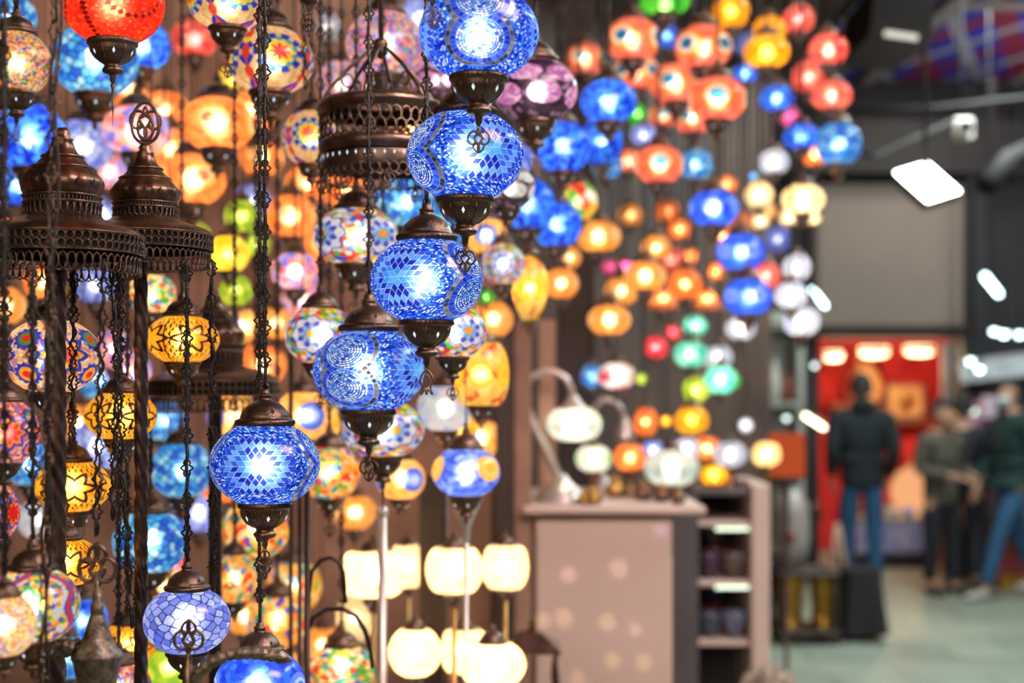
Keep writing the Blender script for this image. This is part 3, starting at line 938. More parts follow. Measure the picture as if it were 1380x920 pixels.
# warm haze of lamps behind
G6 = 'lamps deep inside the stall'
deep = [
 ('deep blue lamp with dark cap behind the red seed-glass lamp', 128, 82, 116, 2.9, P_AZ, .85, 0, {}),
 ('blue lamp beside the red seed-glass lamp, mostly hidden', 190, 62, 80, 3.2, P_BLS, .85, 0, {}),
 ('blue lamp behind the seed-glass lamp at the left edge', 40, 185, 96, 3.1, P_BLS, .95, 30, {}),
 ('violet blue lamp behind the neck of the great bronze crown', 112, 196, 80, 3.4, P_PERI, .9, 30, {}),
 ('pink and blue lamp behind the onion-domed crown', 184, 176, 92, 3.3, P_PINKB, .74, 10, {}),
 ('orange eye lamp highest in the warm cluster beside the sunflower lamp', 293, 167, 100, 3.2, P_OEYE, .74, -90, {}),
 ('orange eye lamp under the highest orange one', 258, 242, 92, 3.3, P_OEYE, .78, -60, {}),
 ('small orange lamp between the two bronze crown finials', 228, 200, 56, 3.7, P_OEYE, .8, -30, {}),
 ('orange lamp half behind the chain of the lowest blue lamp', 338, 150, 70, 3.7, P_OEYE, .8, -120, {}),
 ('small orange lamp near the onion dome finial', 170, 118, 44, 3.8, P_OEYE, 1.1, -80, {}),
 ('yellow petal lamp beside the onion-domed crown', 308, 342, 56, 3.2, P_YEL, .95, 0, {'power': 1.6}),
 ('lime green lamp above the yellow petal lamp', 326, 292, 48, 3.5, P_LIME, 1.0, 0, {}),
 ('lime green lamp lower, left of the long front chain', 318, 392, 44, 3.6, P_LIME, 1.0, 30, {}),
 ('multicoloured lamp under the rim of the onion-domed crown', 204, 396, 66, 2.9, P_CHIP, .85, 0, {}),
 ('orange and pink lamp right of the long front chain', 398, 366, 66, 3.4, P_PINKB, .8, 60, {}),
 ('peach and orange lamp right of the long front chain, high up', 392, 292, 54, 3.7, P_OEYE, .9, 0, {}),
 ('orange and blue lamp low behind the white flower lamp with orange heart', 408, 560, 72, 3.0, P_OBL, 1.0, -60, {}),
 ('orange lamp behind the plain dark pole', 316, 560, 74, 3.5, P_OBL, .8, -10, {}),
 ('pale peach lamp under the rearmost bronze crown', 330, 596, 50, 3.7, P_GOLD, 1, 0, {}),
 ('orange and blue lamp behind the spike of the white flower lamp', 540, 645, 66, 3.1, P_OBL, .9, -50, {}),
 ('blue lamp with orange flowers on a pale cone holder', 628, 636, 92, 3.0, P_BLO, .76, -40, {}),
 ('white and blue lamp with an amber rim behind the tulip drop', 600, 550, 76, 2.9, P_ICE, .88, 0, {'power': .8}),
 ('amber lamp behind the white and blue lamp near the tulip drop', 612, 578, 62, 3.5, P_AMB, .7, 0, {}),
 ('gold mosaic barrel lamp near the dark wooden post', 648, 504, 76, 2.95, P_GOLDM, 1.25, -90, {'shape': 'pill'}),
 ('pale blue lamp at the foot of the pierced drum', 545, 272, 84, 3.2, P_AZ, .9, 0, {}),
 ('azure lamp behind the first white flower lamp', 590, 310, 60, 3.5, P_AZ, .9, 40, {}),
 ('blue star lamp with coloured rim beneath the stacked blue lamps', 678, 356, 46, 3.0, P_WF, 1.05, -90, {}),
 ('orange lamp peeping out behind the blue star lamp', 655, 318, 46, 3.4, P_OBL, .9, -90, {}),
 ('small green lamp beneath the blue star lamp', 655, 400, 24, 3.3, P_GRN, .8, 0, {'power': .6}),
 ('pointed yellow star lamp shaped like a drop, before the brown wall', 714, 388, 50, 3.2, P_GOLDM, 2.0, -60, {'shape': 'drop', 'power': 1.4}),
 ('small orange lamp far back over the round rosette lamp', 60, 380, 44, 3.3, P_OEYE, .9, 0, {}),
 ('blue lamp deep between the thick and the slim twisted pole', 130, 600, 56, 3.3, P_PERI, 1.0, 0, {}),
 ('red lamp deep behind the chains beside the thick twisted pole', 152, 470, 36, 3.3, P_PINKB, 1.3, 0, {}),
 ('lime and white lamp low behind the periwinkle lamp', 228, 900, 64, 3.0, P_LIME, .9, 0, {'power': 1.2}),
 ('golden lamp beside the arched iron arm', 372, 905, 56, 3.4, P_GOLD, 1, 0, {}),
 ('red chip lamp low behind the thin iron rods', 396, 790, 60, 3.5, P_CHIP2, 1, 40, {}),
 ('small peach lamp behind the left bronze crown rim', 15, 320, 44, 3.4, P_GOLD, 1, 0, {}),
 ('small blue lamp left of the great bronze crown', 22, 250, 50, 3.7, P_BLS, 1, 0, {}),
 ('small multicoloured chip lamp low behind the slim twisted pole', 222, 790, 40, 3.4, P_CHIP2, 1, 0, {}),
 ('blue lamp behind the red chequered rosette lamp', 40, 625, 50, 3.0, P_AZ, 1, 0, {}),
 ('yellow and white lamp left of the sunflower lamp facing the camera', 312, 108, 40, 3.9, P_YEL, .9, 0, {}),
 ('multicoloured lamp between the two lower sunflower lamps and the violet seed-glass one', 460, 112, 52, 3.3, P_CSEED, .95, 0, {}),
 ('orange and pink lamp below the hidden sunflower lamp', 414, 246, 46, 3.8, P_OEYE, .9, 0, {}),
 ('orange lamp below the left side of the pierced drum', 466, 258, 48, 4.0, P_ORA, .9, 0, {}),
 ('white and violet lamp beside the long front chain, level with the drum', 340, 272, 40, 4.0, P_PERI, 1, 0, {'power': .8}),
 ('pearl white lamp high up behind the violet seed-glass lamp rods', 443, 36, 26, 4.1, P_ICE, 1.3, 0, {'power': .5}),
 ('small golden lamp left of the white flower lamp with orange heart', 372, 436, 40, 4.1, P_GOLD, .9, 0, {}),
 ('orange lamp right of the rearmost bronze crown dome', 352, 492, 54, 3.9, P_OEYE, .85, 30, {}),
 ('golden lamp over the yellow and red chip lamp', 432, 570, 44, 3.6, P_GOLDM, 1, 0, {}),
 ('bright pale yellow lamp low behind the arched iron arm', 478, 832, 40, 3.9, P_MILK, 1.5, 0, {'power': 1.2}),
 ('yellow lamp low between the iron rods', 434, 868, 40, 4.0, P_GOLD, 1, 0, {}),
 ('peach lamp at the left edge over the round rosette lamp', 8, 412, 42, 3.6, P_GOLD, 1, 0, {}),
 ('blue and pink lamp behind the slim twisted pole above the amber one', 172, 500, 50, 3.6, P_PINKB, 1, 20, {}),
 ('blue lamp behind the right side of the round rosette lamp', 134, 510, 48, 3.5, P_AZ, 1, 0, {}),
 ('peach lamp left of the slim twisted pole beside an amber star lamp', 108, 570, 40, 3.7, P_GOLD, 1.1, 0, {}),
 ('cyan lamp right of the slim twisted pole at the crown rim height', 220, 566, 52, 3.5, P_AZ, .9, 10, {}),
 ('ice white lamp behind the thick twisted pole, low', 52, 700, 44, 3.4, P_ICE, 1, 0, {'power': .8}),
 ('blue and white lamp behind the leaf-relief cone', 112, 836, 52, 3.1, P_BLS, 1, 0, {}),
 ('blue lamp at the very bottom behind the straight bronze arm', 90, 885, 50, 3.0, P_AZ, 1, 0, {}),
 ('pink lamp between azure and periwinkle lamps', 234, 770, 36, 3.8, P_ROSE, 1, 0, {}),
 ('orange lamp right of the plain dark pole, low', 300, 650, 50, 4.0, P_OEYE, .9, 0, {}),
 ('peach lamp between the long front chain and the white flower lamp', 384, 640, 44, 4.2, P_GOLD, .9, 0, {}),
 ('green and gold lamp behind the onion dome', 262, 318, 44, 3.9, P_LIME, .9, 0, {'power': .8}),
 ('pale violet lamp under the great crown rim', 128, 384, 46, 3.7, P_PERI, .9, 0, {'power': .8}),
 ('orange lamp under the great crown rim at the left', 42, 296, 48, 4.0, P_OEYE, .9, 0, {}),
 ('rose lamp behind the onion dome shoulder', 148, 232, 44, 4.1, P_PINKB, .9, 0, {}),
 ('golden lamp behind the topmost blue lamp and the drum', 556, 176, 48, 3.9, P_GOLD, .9, 0, {}),
 ('violet lamp over the purple medallion lamp', 690, 66, 60, 3.6, P_PUR, .9, 0, {}),
 ('orange and gold lamp right of the mid cascade blue lamp', 664, 430, 44, 3.9, P_GOLD, .9, 0, {}),
 ('blue lamp high at the left edge over the seed-glass lamp', 14, 24, 70, 2.9, P_AZ, .9, 0, {}),
 ('pink seed-glass lamp at the top beside the cut sunflower lamp', 262, 52, 52, 3.9, P_ROSE, .8, 0, {'power': .6}),
 ('orange eye lamp high between the red lamp and the cut sunflower lamp', 222, 150, 52, 4.0, P_OEYE, .85, -90, {}),
 ('peach lamp beside the sunflower lamp chain, under the orange pair', 352, 212, 48, 4.1, P_OEYE, .85, 0, {}),
 ('lime lamp between the yellow petal lamp and the long front chain', 344, 330, 40, 4.2, P_LIME, .9, 0, {}),
 ('rose lamp left of the first white flower lamp', 436, 330, 46, 4.2, P_OEYE, .85, 0, {}),
 ('violet lamp right of the great crown neck', 140, 290, 44, 4.2, P_PERI, .9, 0, {}),
 ('pink and blue lamp left of the first white flower lamp, lower', 408, 404, 46, 4.25, P_PINKB, .85, 0, {}),
 ('orange and blue lamp over the rim of the rearmost bronze crown', 330, 440, 46, 4.2, P_OBL, .85, 0, {}),
 ('pale blue lamp behind the azure tile lamps', 268, 690, 50, 3.9, P_PERI, .9, 0, {}),
 ('golden lamp behind the lowest blue lamp drop', 330, 830, 44, 4.2, P_GOLD, .9, 0, {}),
 ('peach lamp behind the white flower lamp with the spike', 478, 690, 46, 4.3, P_GOLD, .85, 0, {}),
 ('orange lamp under the gold mosaic barrel lamp', 648, 590, 46, 4.2, P_OBL, .85, 0, {}),
 ('violet lamp at the top between the violet seed-glass one and the topmost blue', 566, 24, 48, 3.5, P_PERI, .9, 0, {}),
]
for lb, px, py, w, Y, pt, ra, ro, ex in deep:
    if w <= 60 and 'shape' not in ex and pt not in (P_GRN, P_LIME, P_YEL): w *= 1.25; Y += .12
    ex = dict(ex); ex['power'] = ex.get('power', 1.0) * (.7 if pt in (P_LIME, P_YEL) else 1.15)
    lamp(lb, px, py, w, Y, pt, ra, rot=ro, fin=None, chain='cord', group=G6, warm=True, **ex)

# blue lamps between the cascade and the coral cluster
G7 = 'blue lamps behind the front cascade'
for lb, px, py, w, Y, pt, ra in [
 ('blue speckled lamp highest of the group beside the coral cluster', 820, 137, 76, 3.7, P_BLS, .8),
 ('blue speckled lamp below the purple medallion lamp', 758, 199, 76, 3.45, P_BLS, .96),
 ('tall blue lamp next to the small green one', 811, 190, 56, 3.9, P_BLS, 1.3),
 ('blue lamp under the tall blue one', 818, 225, 42, 4.3, P_AZ, .8),
 ('blue lamp behind the second blue lamp of the cascade', 712, 276, 74, 3.35, P_BLS, .98),
 ('blue lamp lowest of its group above the pointed yellow lamp', 750, 303, 68, 3.6, P_BLS, .95),
]:
    lamp(lb, px, py, w, Y, pt, ra, rot=px, fin=None, chain='coarse', group=G7)
lamp('small motley lamp of red yellow and white beside the lowest hidden blue lamps', 780, 272, 50, 3.9, P_MOTLEY, 1.1, fin=None, chain='coarse')

# the rows that run back along the stall front
G8 = 'coral eye lamps in the upper rows'
for lb, px, py, w, Y, ro in [
 ('coral eye lamp at the top of the second column, eye turned aside', 853, 54, 74, 4.3, -120),
 ('coral lamp half hidden under the topmost coral one', 858, 98, 62, 4.7, -50),
 ('orange eye lamp first of the coral cluster, near the purple lamp', 790, 80, 52, 5.2, -115),
 ('coral lamp with two eyes at its sides, beside the amber pair', 948, 64, 76, 4.3, -45),
 ('coral eye lamp in the middle of the coral cluster', 911, 113, 70, 4.6, -112),
 ('coral eye lamp lower right in the coral cluster', 967, 134, 78, 4.4, -98),
 ('small coral eye lamp above the violet blue one', 893, 156, 38, 5.6, -90),
 ('coral lamp behind the lower right coral one', 935, 160, 52, 5.3, -30),
 ('coral eye lamp lowest of the cluster, beside an azure one', 888, 222, 66, 4.5, -92),
 ('coral lamp half hidden beside the lowest coral eye lamp', 847, 217, 38, 5.4, -140),
]:
    lamp(lb, px, py, w, Y, P_EYE, .8, rot=ro, fin=None, chain='coarse', group=G8)
far = [
 ('blue lamp behind the topmost coral eye lamp', 898, 48, 34, 5.5, P_BLS, 1.2, {}),
 ('violet blue lamp under the small green lamp', 868, 182, 38, 5.2, P_PERI, .8, {}),
 ('azure lamp beside the lowest coral eye lamp', 938, 222, 46, 5.0, P_AZ, .95, {}),
 ('small blue lamp under the amber pair', 1005, 99, 34, 5.6, P_BLS, .75, {}),
 ('blue dome lamp beside the rose lamps', 1047, 133, 46, 5.2, P_BLS, .8, {}),
 ('blue dome lamp under the rose lamps', 1080, 184, 48, 5.2, P_BLS, .75, {}),
 ('large azure lamp at the outer end of the upper rows', 1130, 194, 62, 5.0, P_AZ, .98, {}),
 ('blue lamp above the stacked pair of blue lamps', 962, 281, 68, 4.5, P_BPAT, .74, {}),
 ('upper lamp of the stacked pair of blue lamps', 998, 340, 66, 4.5, P_BPAT, .8, {}),
 ('lower lamp of the stacked pair of blue lamps', 1008, 400, 66, 4.4, P_BPAT, .8, {}),
 ('small bright green lamp among the blue and coral lamps', 860, 154, 26, 5.6, P_GRN, 1.4, {'power': 1.3}),
 ('long green lamp cut off by the top edge', 896, 4, 68, 4.6, P_GRN, .45, {}),
 ('amber lamp at the top edge above its twin', 985, 15, 50, 4.8, P_AMB, 1.0, {}),
 ('upper half of the stacked amber lamps', 1037, 42, 44, 5.3, P_AMB, .95, {}),
 ('wide lower amber lamp under the narrow amber one', 1033, 70, 62, 4.9, P_AMB, .75, {}),
 ('rose lamp at the top edge near the dark awning', 1076, 26, 42, 5.4, P_ROSE, .95, {}),
 ('rose lamp nearest the patterned ceiling', 1116, 67, 52, 5.1, P_ROSE, .85, {}),
 ('rose lamp under the one at the top edge', 1090, 104, 46, 5.4, P_ROSE, 1.0, {}),
 ('rose lamp beside the blue dome lamps', 1121, 129, 54, 5.2, P_ROSE, .75, {}),
 ('small pink lamp between the two blue dome lamps', 1065, 157, 26, 5.9, P_MAG, 1.1, {}),
 ('orange lamp half behind the large azure lamp', 1098, 208, 40, 5.8, P_ORA, .8, {}),
 ('cream lamp first of the cream group', 1023, 263, 38, 5.3, P_MILK, .95, {'power': 1.4}),
 ('largest cream lamp, wide and oval', 1082, 269, 58, 5.0, P_MILK, .72, {'power': 1.4}),
 ('small cream lamp under the largest cream lamp', 1066, 292, 32, 5.6, P_MILK, .72, {'power': 1.2}),
 ('smallest cream lamp tucked beside another under the largest', 1096, 294, 20, 5.9, P_MILK, .9, {'power': 1.2}),
 ('narrow cream lamp under the first cream lamp', 1025, 298, 22, 5.6, P_MILK, 1.0, {'power': 1.2}),
 ('small orange lamp left of the cream group', 980, 248, 26, 5.9, P_ORA, .8, {}),
 ('ice white lamp above the cream group', 1043, 218, 40, 5.5, P_ICE, .85, {'power': 1.3}),
 ('small blue lamp under the ice white lamp', 1016, 238, 16, 6.0, P_AZ, .9, {}),
 ('violet lamp beside the stacked pair of blue lamps', 1048, 322, 34, 5.6, P_PERI, 1.1, {'power': .5}),
 ('upper of three ice white lamps in a column', 1074, 360, 38, 5.3, P_ICE, 1.0, {'power': 1.4}),
 ('middle of three ice white lamps in a column', 1066, 398, 44, 5.2, P_ICE, .85, {'power': 1.4}),
 ('lowest of three ice white lamps in a column', 1080, 433, 50, 5.1, P_ICE, .8, {'power': 1.4}),
 ('golden lamp near the lowest hidden blue lamps', 807, 319, 60, 4.6, P_GOLD, .72, {}),
 ('golden lamp above a pair of gold and magenta ones', 884, 334, 40, 5.0, P_GOLD, .9, {}),
 ('golden lamp in mid row beside the magenta lamps', 870, 372, 56, 4.8, P_GOLD, .75, {}),
 ('golden lamp over the lowest golden one', 838, 392, 46, 5.1, P_GOLD, .85, {}),
 ('lowest golden lamp, hanging before the brown wall', 821, 431, 58, 4.6, P_GOLD, .74, {}),
 ('golden lamp alone next to the dark post', 757, 382, 46, 4.3, P_GOLD, .95, {}),
 ('small golden lamp above the one next to the dark post', 768, 347, 30, 4.8, P_GOLD, 1.0, {}),
 ('orange lamp above a blue and a cone lamp', 923, 383, 46, 5.0, P_ORA, .95, {}),
 ('orange cone lamp left of the stacked blue lamps', 894, 404, 44, 5.0, P_ORA, .75, {'shape': 'cone'}),
 ('orange cone lamp touching the lower stacked blue lamp', 953, 404, 42, 5.3, P_ORA, .8, {'shape': 'cone'}),
 ('small orange lamp beside the upper stacked blue lamp', 965, 366, 22, 5.9, P_ORA, 1.1, {'power': 1.6}),
 ('tiny orange lamp above the golden lamps', 930, 345, 20, 5.9, P_ORA, 1.0, {'power': 1.6}),
 ('small orange lamp over the upper stacked blue lamp', 974, 318, 24, 5.9, P_ORA, 1.0, {'power': 1.4}),
 ('orange lamp over the golden mid row', 916, 309, 32, 5.6, P_ORA, .9, {}),
 ('coral lamp behind the stacked pair of blue lamps', 1032, 372, 40, 5.8, P_ROSE, .95, {}),
 ('faint magenta lamp left of its brighter twin', 822, 360, 22, 5.6, P_MAG, .9, {'power': .5}),
 ('bright magenta lamp beside the golden mid row', 843, 360, 18, 5.7, P_MAG, 1.1, {'power': 1.6}),
 ('crimson lamp over the green group', 884, 468, 32, 5.6, P_CRIM, .95, {'power': 1.2}),
 ('small red lamp above the green group', 907, 448, 20, 6.0, P_CRIM, 1.1, {'power': 1.2}),
 ('turquoise lamp with a green heart', 931, 477, 46, 5.6, P_TURQ, .8, {}),
 ('bright mint lamp lower in the green group', 971, 511, 42, 5.8, P_TURQ, .95, {'power': 2.0}),
 ('small pure green lamp beside the mint lamp', 989, 513, 18, 6.2, P_GRN, 1.1, {}),
 ('white lamp over the mint lamp', 967, 481, 40, 6.0, P_ICE, .8, {}),
 ('lime lamp beneath the turquoise lamp', 938, 525, 34, 5.9, P_LIME, 1.1, {'power': 1.2}),
 ('cyan lamp beneath the orange cones', 937, 438, 32, 6.0, P_TURQ, .9, {'power': 1.2}),
 ('white lamp beneath the lower stacked blue lamp', 998, 442, 40, 5.9, P_ICE, .8, {'power': 1.3}),
 ('small azure lamp beside the red and white lamp', 797, 507, 28, 5.0, P_AZ, 1.3, {'power': 1.2}),
 ('red and white lamp above the swan-neck lamp', 831, 506, 50, 5.0, P_WRED, .75, {}),
 ('small lime dot of a lamp on the brown wall', 865, 511, 14, 6.2, P_LIME, 1.1, {}),
 ('amber barrel lamp low over the counter end', 932, 566, 46, 5.3, P_AMB, .85, {}),
 ('orange flame-like lamp low over the counter', 870, 568, 32, 5.3, P_ORA, 1.3, {'power': 1.2}),
 ('tiny amber lamp beside the flame-like orange lamp', 898, 567, 14, 5.7, P_AMB, 1.1, {'power': 1.4}),
 ('small bare white lamp beneath the green group', 1005, 573, 18, 6.0, P_ICE, 1.1, {'power': 2}),
]
G9 = 'lamps in the far rows of the stall front'
for lb, px, py, w, Y, pt, ra, ex in far:
    lamp(lb, px, py, w, Y, pt, ra, rot=px * 7 % 360, fin=None, chain='cord', group=G9, warm=(px % 2 == 0), **ex)
# lamps that show only as glints: the dark filler rows between the bright ones
for lb, px, py, w, Y, pt in [
 ('dim violet lamp high behind the amber lamps', 1010, 60, 40, 6.6, P_PERI), ('dim orange lamp behind the cream group', 1000, 300, 34, 6.8, P_ORA),
 ('dim rose lamp behind the golden rows', 905, 350, 40, 6.7, P_ROSE), ('dim gold lamp near the brown wall top', 850, 290, 36, 6.2, P_GOLD),
 ('dim orange lamp between coral and golden rows', 900, 285, 34, 6.5, P_ORA), ('dim gold lamp over the violet lamp', 1035, 285, 26, 6.7, P_GOLD),
]:
    lamp(lb, px, py, w, Y, pt, .85, fin=None, chain='cord', group=G9, power=.5)
# ------------------------------------------------------------------ bronze crowns, drums, arms
def lace(b, r, z0, z1, n, wire=.0011, mat=0, point=0.0, phase=0.0):
    """ring of oval openings between z0 and z1: the pierced bands of the metalwork"""
    h = (z1 - z0) / 2; w = PI * r / n * 1.02
    t = np.linspace(0, 2 * PI, 9)[:-1]
    ring = MB().tube([(w * math.sin(a) * (1 - .0 * math.cos(a)), 0, h * math.cos(a)) for a in t], wire, 4, True)
    V0, Q = ring.v[0], ring.q[0][0]
    for k in range(n):
        a = phase + 2 * PI * k / n
        V = V0.copy()
        th = a + V[:, 0] / r
        R = r + V[:, 1]
        b.add(np.stack([R * np.cos(th), R * np.sin(th), V[:, 2] + (z0 + z1) / 2], -1), Q, mat=mat)
    if point:
        for k in range(n):
            a = phase + 2 * PI * (k + .5) / n
            c = np.array([r * math.cos(a), r * math.sin(a), z0]); T = np.array([-math.sin(a), math.cos(a), 0])
            b.add([c + T * w, c - T * w, c - np.array([0, 0, point])], None, [[0, 1, 2]], mat=mat, smooth=False)
    return b


FIN_DOME = [(0, 1.), (.16, .82), (.24, .6), (.3, .4), (.24, .16), (.08, 0)]


def crown(label, px, py, Y, rr, dome, pole_px, pole_r, twist=True, finial=None, pole_label=None, pole_bottom=0.0):
    """floor-standing bronze crown: lobed dome, pierced gallery, wide lace rim, twisted pole down to its foot.
    rr = rim radius in pixels, dome = (bulge radius, height from rim to bulge, height to neck) in pixels"""
    s = Y / F
    c = at(px, py, Y)
    e = empty('crown_lamp_stand', (c.x, c.y, 0)); tag(e, label, 'lamp stand')
    R = rr * s; B, hb, hn = (x * s for x in dome)
    z = c.z
    u = s
    D = MB().lathe([(B * .90, z + hb - B * .32), (B * .99, z + hb - B * .18), (B * 1.03, z + hb), (B * 1.0, z + hb + B * .1), (B * .9, z + hb + B * .24), (B * .70, z + hb + (hn - hb) * .40), (B * .50, z + hb + (hn - hb) * .58),
                    (B * .34, z + hb + (hn - hb) * .78), (B * .25, z + hn), (B * .28, z + hn + B * .05), (B * .17, z + hn + B * .12), (B * .21, z + hn + B * .2), (B * .13, z + hn + B * .32), (.002, z + hn + B * .34)], 96,
                   rmod=lambda th, Z, i: 1 + (.05 * np.abs(np.sin(7 * th)) - .03) * (i < 5))
    slots(D, 14, z + hb + B * .0, B * 1.045, B * .1, B * .05, 1)
    slots(D, 8, z + hb + (hn - hb) * .49, B * .61, B * .09, B * .05, 1, slope=-.9)
    for t_ in (.36, .62):
        D.lathe([(B * (.77 - (t_ - .36) * .95) * q, z + hb + (hn - hb) * t_ + w_) for q, w_ in ((.98, -.002), (1.05, 0), (.98, .002))], 48)
    D.build('dome', [BRONZE_WARM, DARKIN], e)
    gz1, gz0 = z + hb - B * .30, z + R * .34
    gm = gz0 + (gz1 - gz0) * .62
    gb = MB(); lace(gb, B * .95, gz0 + .001, gm, 36, .0013); lace(gb, B * .94, gm, gz1 - .003, 60, .0009)
    for q in (gm, gz1 - .002):
        gb.lathe([(B * .96, q - .002), (B * 1.01, q), (B * .96, q + .002)], 60)
    gb.build('pierced_gallery', BRONZE, e)
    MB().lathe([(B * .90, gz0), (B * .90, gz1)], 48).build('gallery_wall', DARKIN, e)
    S = MB().lathe([(B * .9, gz0 + .003), (B * 1.0, gz0 + .001), (B * 1.05, gz0 - R * .02), (R * .66, z + R * .27), (R * .82, z + R * .225), (R * .93, z + R * .175), (R * .985, z + R * .125), (R * 1.0, z + R * .11), (R * 1.012, z + R * .10), (R * 1.0, z + R * .085), (R * .97, z + R * .08), (R * .9, z + R * .12), (B * .6, z + R * .2)], 96,
                   rmod=rope(48, 7, 9, .006))
    S.lathe([(R * .985, z - R * .115), (R * 1.005, z - R * .125), (R * .985, z - R * .135)], 96, mat=0)
    S.build('rim', BRONZE_WARM, e)
    L = MB()
    lace(L, R * .99, z - R * .02, z + R * .09, 64, .0012)
    lace(L, R * .99, z - R * .12, z - R * .01, 64, .0012)
    lace(L, R * .95, z - R * .37, z - R * .16, 60, .0013, point=R * .02)
    L.build('lace_fringe', BRONZE, e)
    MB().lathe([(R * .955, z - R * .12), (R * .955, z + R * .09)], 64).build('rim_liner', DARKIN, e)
    if finial:
        b = MB().merge(filigree('fleur', .026)); 
        for t in (0, .5):
            b.tube([(.22 * math.sin(a), 0, -.3 + .34 * math.cos(a) * (1 + .12 * math.cos(a))) for a in np.linspace(0, 2 * PI, 21)[:-1]], .032, 5, True)
            b.tube([(.13 * math.sin(a), 0, -.34 + .22 * math.cos(a)) for a in np.linspace(0, 2 * PI, 17)[:-1]], .024, 5, True)
            break
        b.build('filigree_finial', BRONZE, e, (0, 0, z + hn + B * .3 + finial * s), 0.2).scale = (finial * s / .62,) * 3
    pr = pole_r * s
    zz = np.linspace(0.03, z + R * .05, 420 if twist else 12)
    off = (pole_px - px) * s
    b = MB().lathe([(pr, q) for q in zz], 24, c=(off, 0, 0), rmod=(lambda th, Z, i: 1 + .14 * np.sin(5 * th + Z * 190)) if twist else None)
    b.build('twisted_pole' if twist else 'pole', BLACKMETAL if not twist else BRONZE, e)
    b = MB().lathe([(.085, 0), (.085, .012), (.07, .022), (.04, .04), (.028, .06), (pr * 1.2, .1)], 40, c=(off, 0, 0))
    b.build('foot', BRONZE, e)
    return e


crown('great bronze crown with lobed dome and wide lace rim on a thick twisted pole', 84, 330, 1.93, 108, (53, 82, 140), 75, 13)
crown('onion-domed bronze crown with an openwork finial on a slim twisted pole', 196, 326, 2.14, 90, (44, 66, 118), 190, 8.5, finial=50)
crown('rearmost bronze crown, blurred, on a plain dark pole', 288, 522, 2.7, 87, (40, 72, 120), 290, 9, twist=False)

# chains that hang from the crowns or the ceiling without a lamp in view
def loose_chain(label, px0, py0, px1, py1, Y, fine=True, pitch=.0205, double=False):
    A, B_ = at(px0, py0, Y), at(px1, py1, Y)
    d = A - B_; L_ = d.length
    e = empty('chain', B_); tag(e, label, 'chain', None)
    e.rotation_mode = 'QUATERNION'; e.rotation_quaternion = Vector((0, 0, 1)).rotation_difference(d)
    chain_mb(L_, pitch, fine).build('links', BRONZE if double else BLACKMETAL, e)
    MB().tube([(.003 * math.sin(i * .9), .003 * math.cos(i * .7), t) for i, t in enumerate(np.linspace(0, L_, 60))], .0019, 5).build('cord', CORDMAT, e)
    if double:
        MB().tube([(.005 + .003 * math.sin(i * .6), .002, t) for i, t in enumerate(np.linspace(0, L_, 60))], .0019, 5).build('cord', CORDMAT, e)
    return e


loose_chain('long bronze chain with two black cords hanging just before the thick twisted pole', 79, -300, 55, 1000, 1.62, double=True)
loose_chain('chain from the great crown rim ending over the leaf-relief cone', 140, 352, 129, 722, 1.80)
loose_chain('chain from the onion-domed crown rim running down along the plain dark pole', 285, 350, 288, 842, 2.06, False, .024)
loose_chain('chain behind the great crown rim, beside the slim twisted pole', 163, 352, 152, 700, 2.02, False, .024)
loose_chain('inner chain of the great crown, left of the one beside the slim pole', 150, 355, 178, 845, 1.99, False, .024)
loose_chain('far chain behind the thick twisted pole under the great crown', 100, 356, 97, 596, 2.0, False, .024)
loose_chain('short chain at the left edge beside the seed-glass lamp', 4, 40, -2, 330, 1.70)
loose_chain('thin chain hanging at the top between the sunflower lamps', 405, -120, 412, 120, 2.45, False)

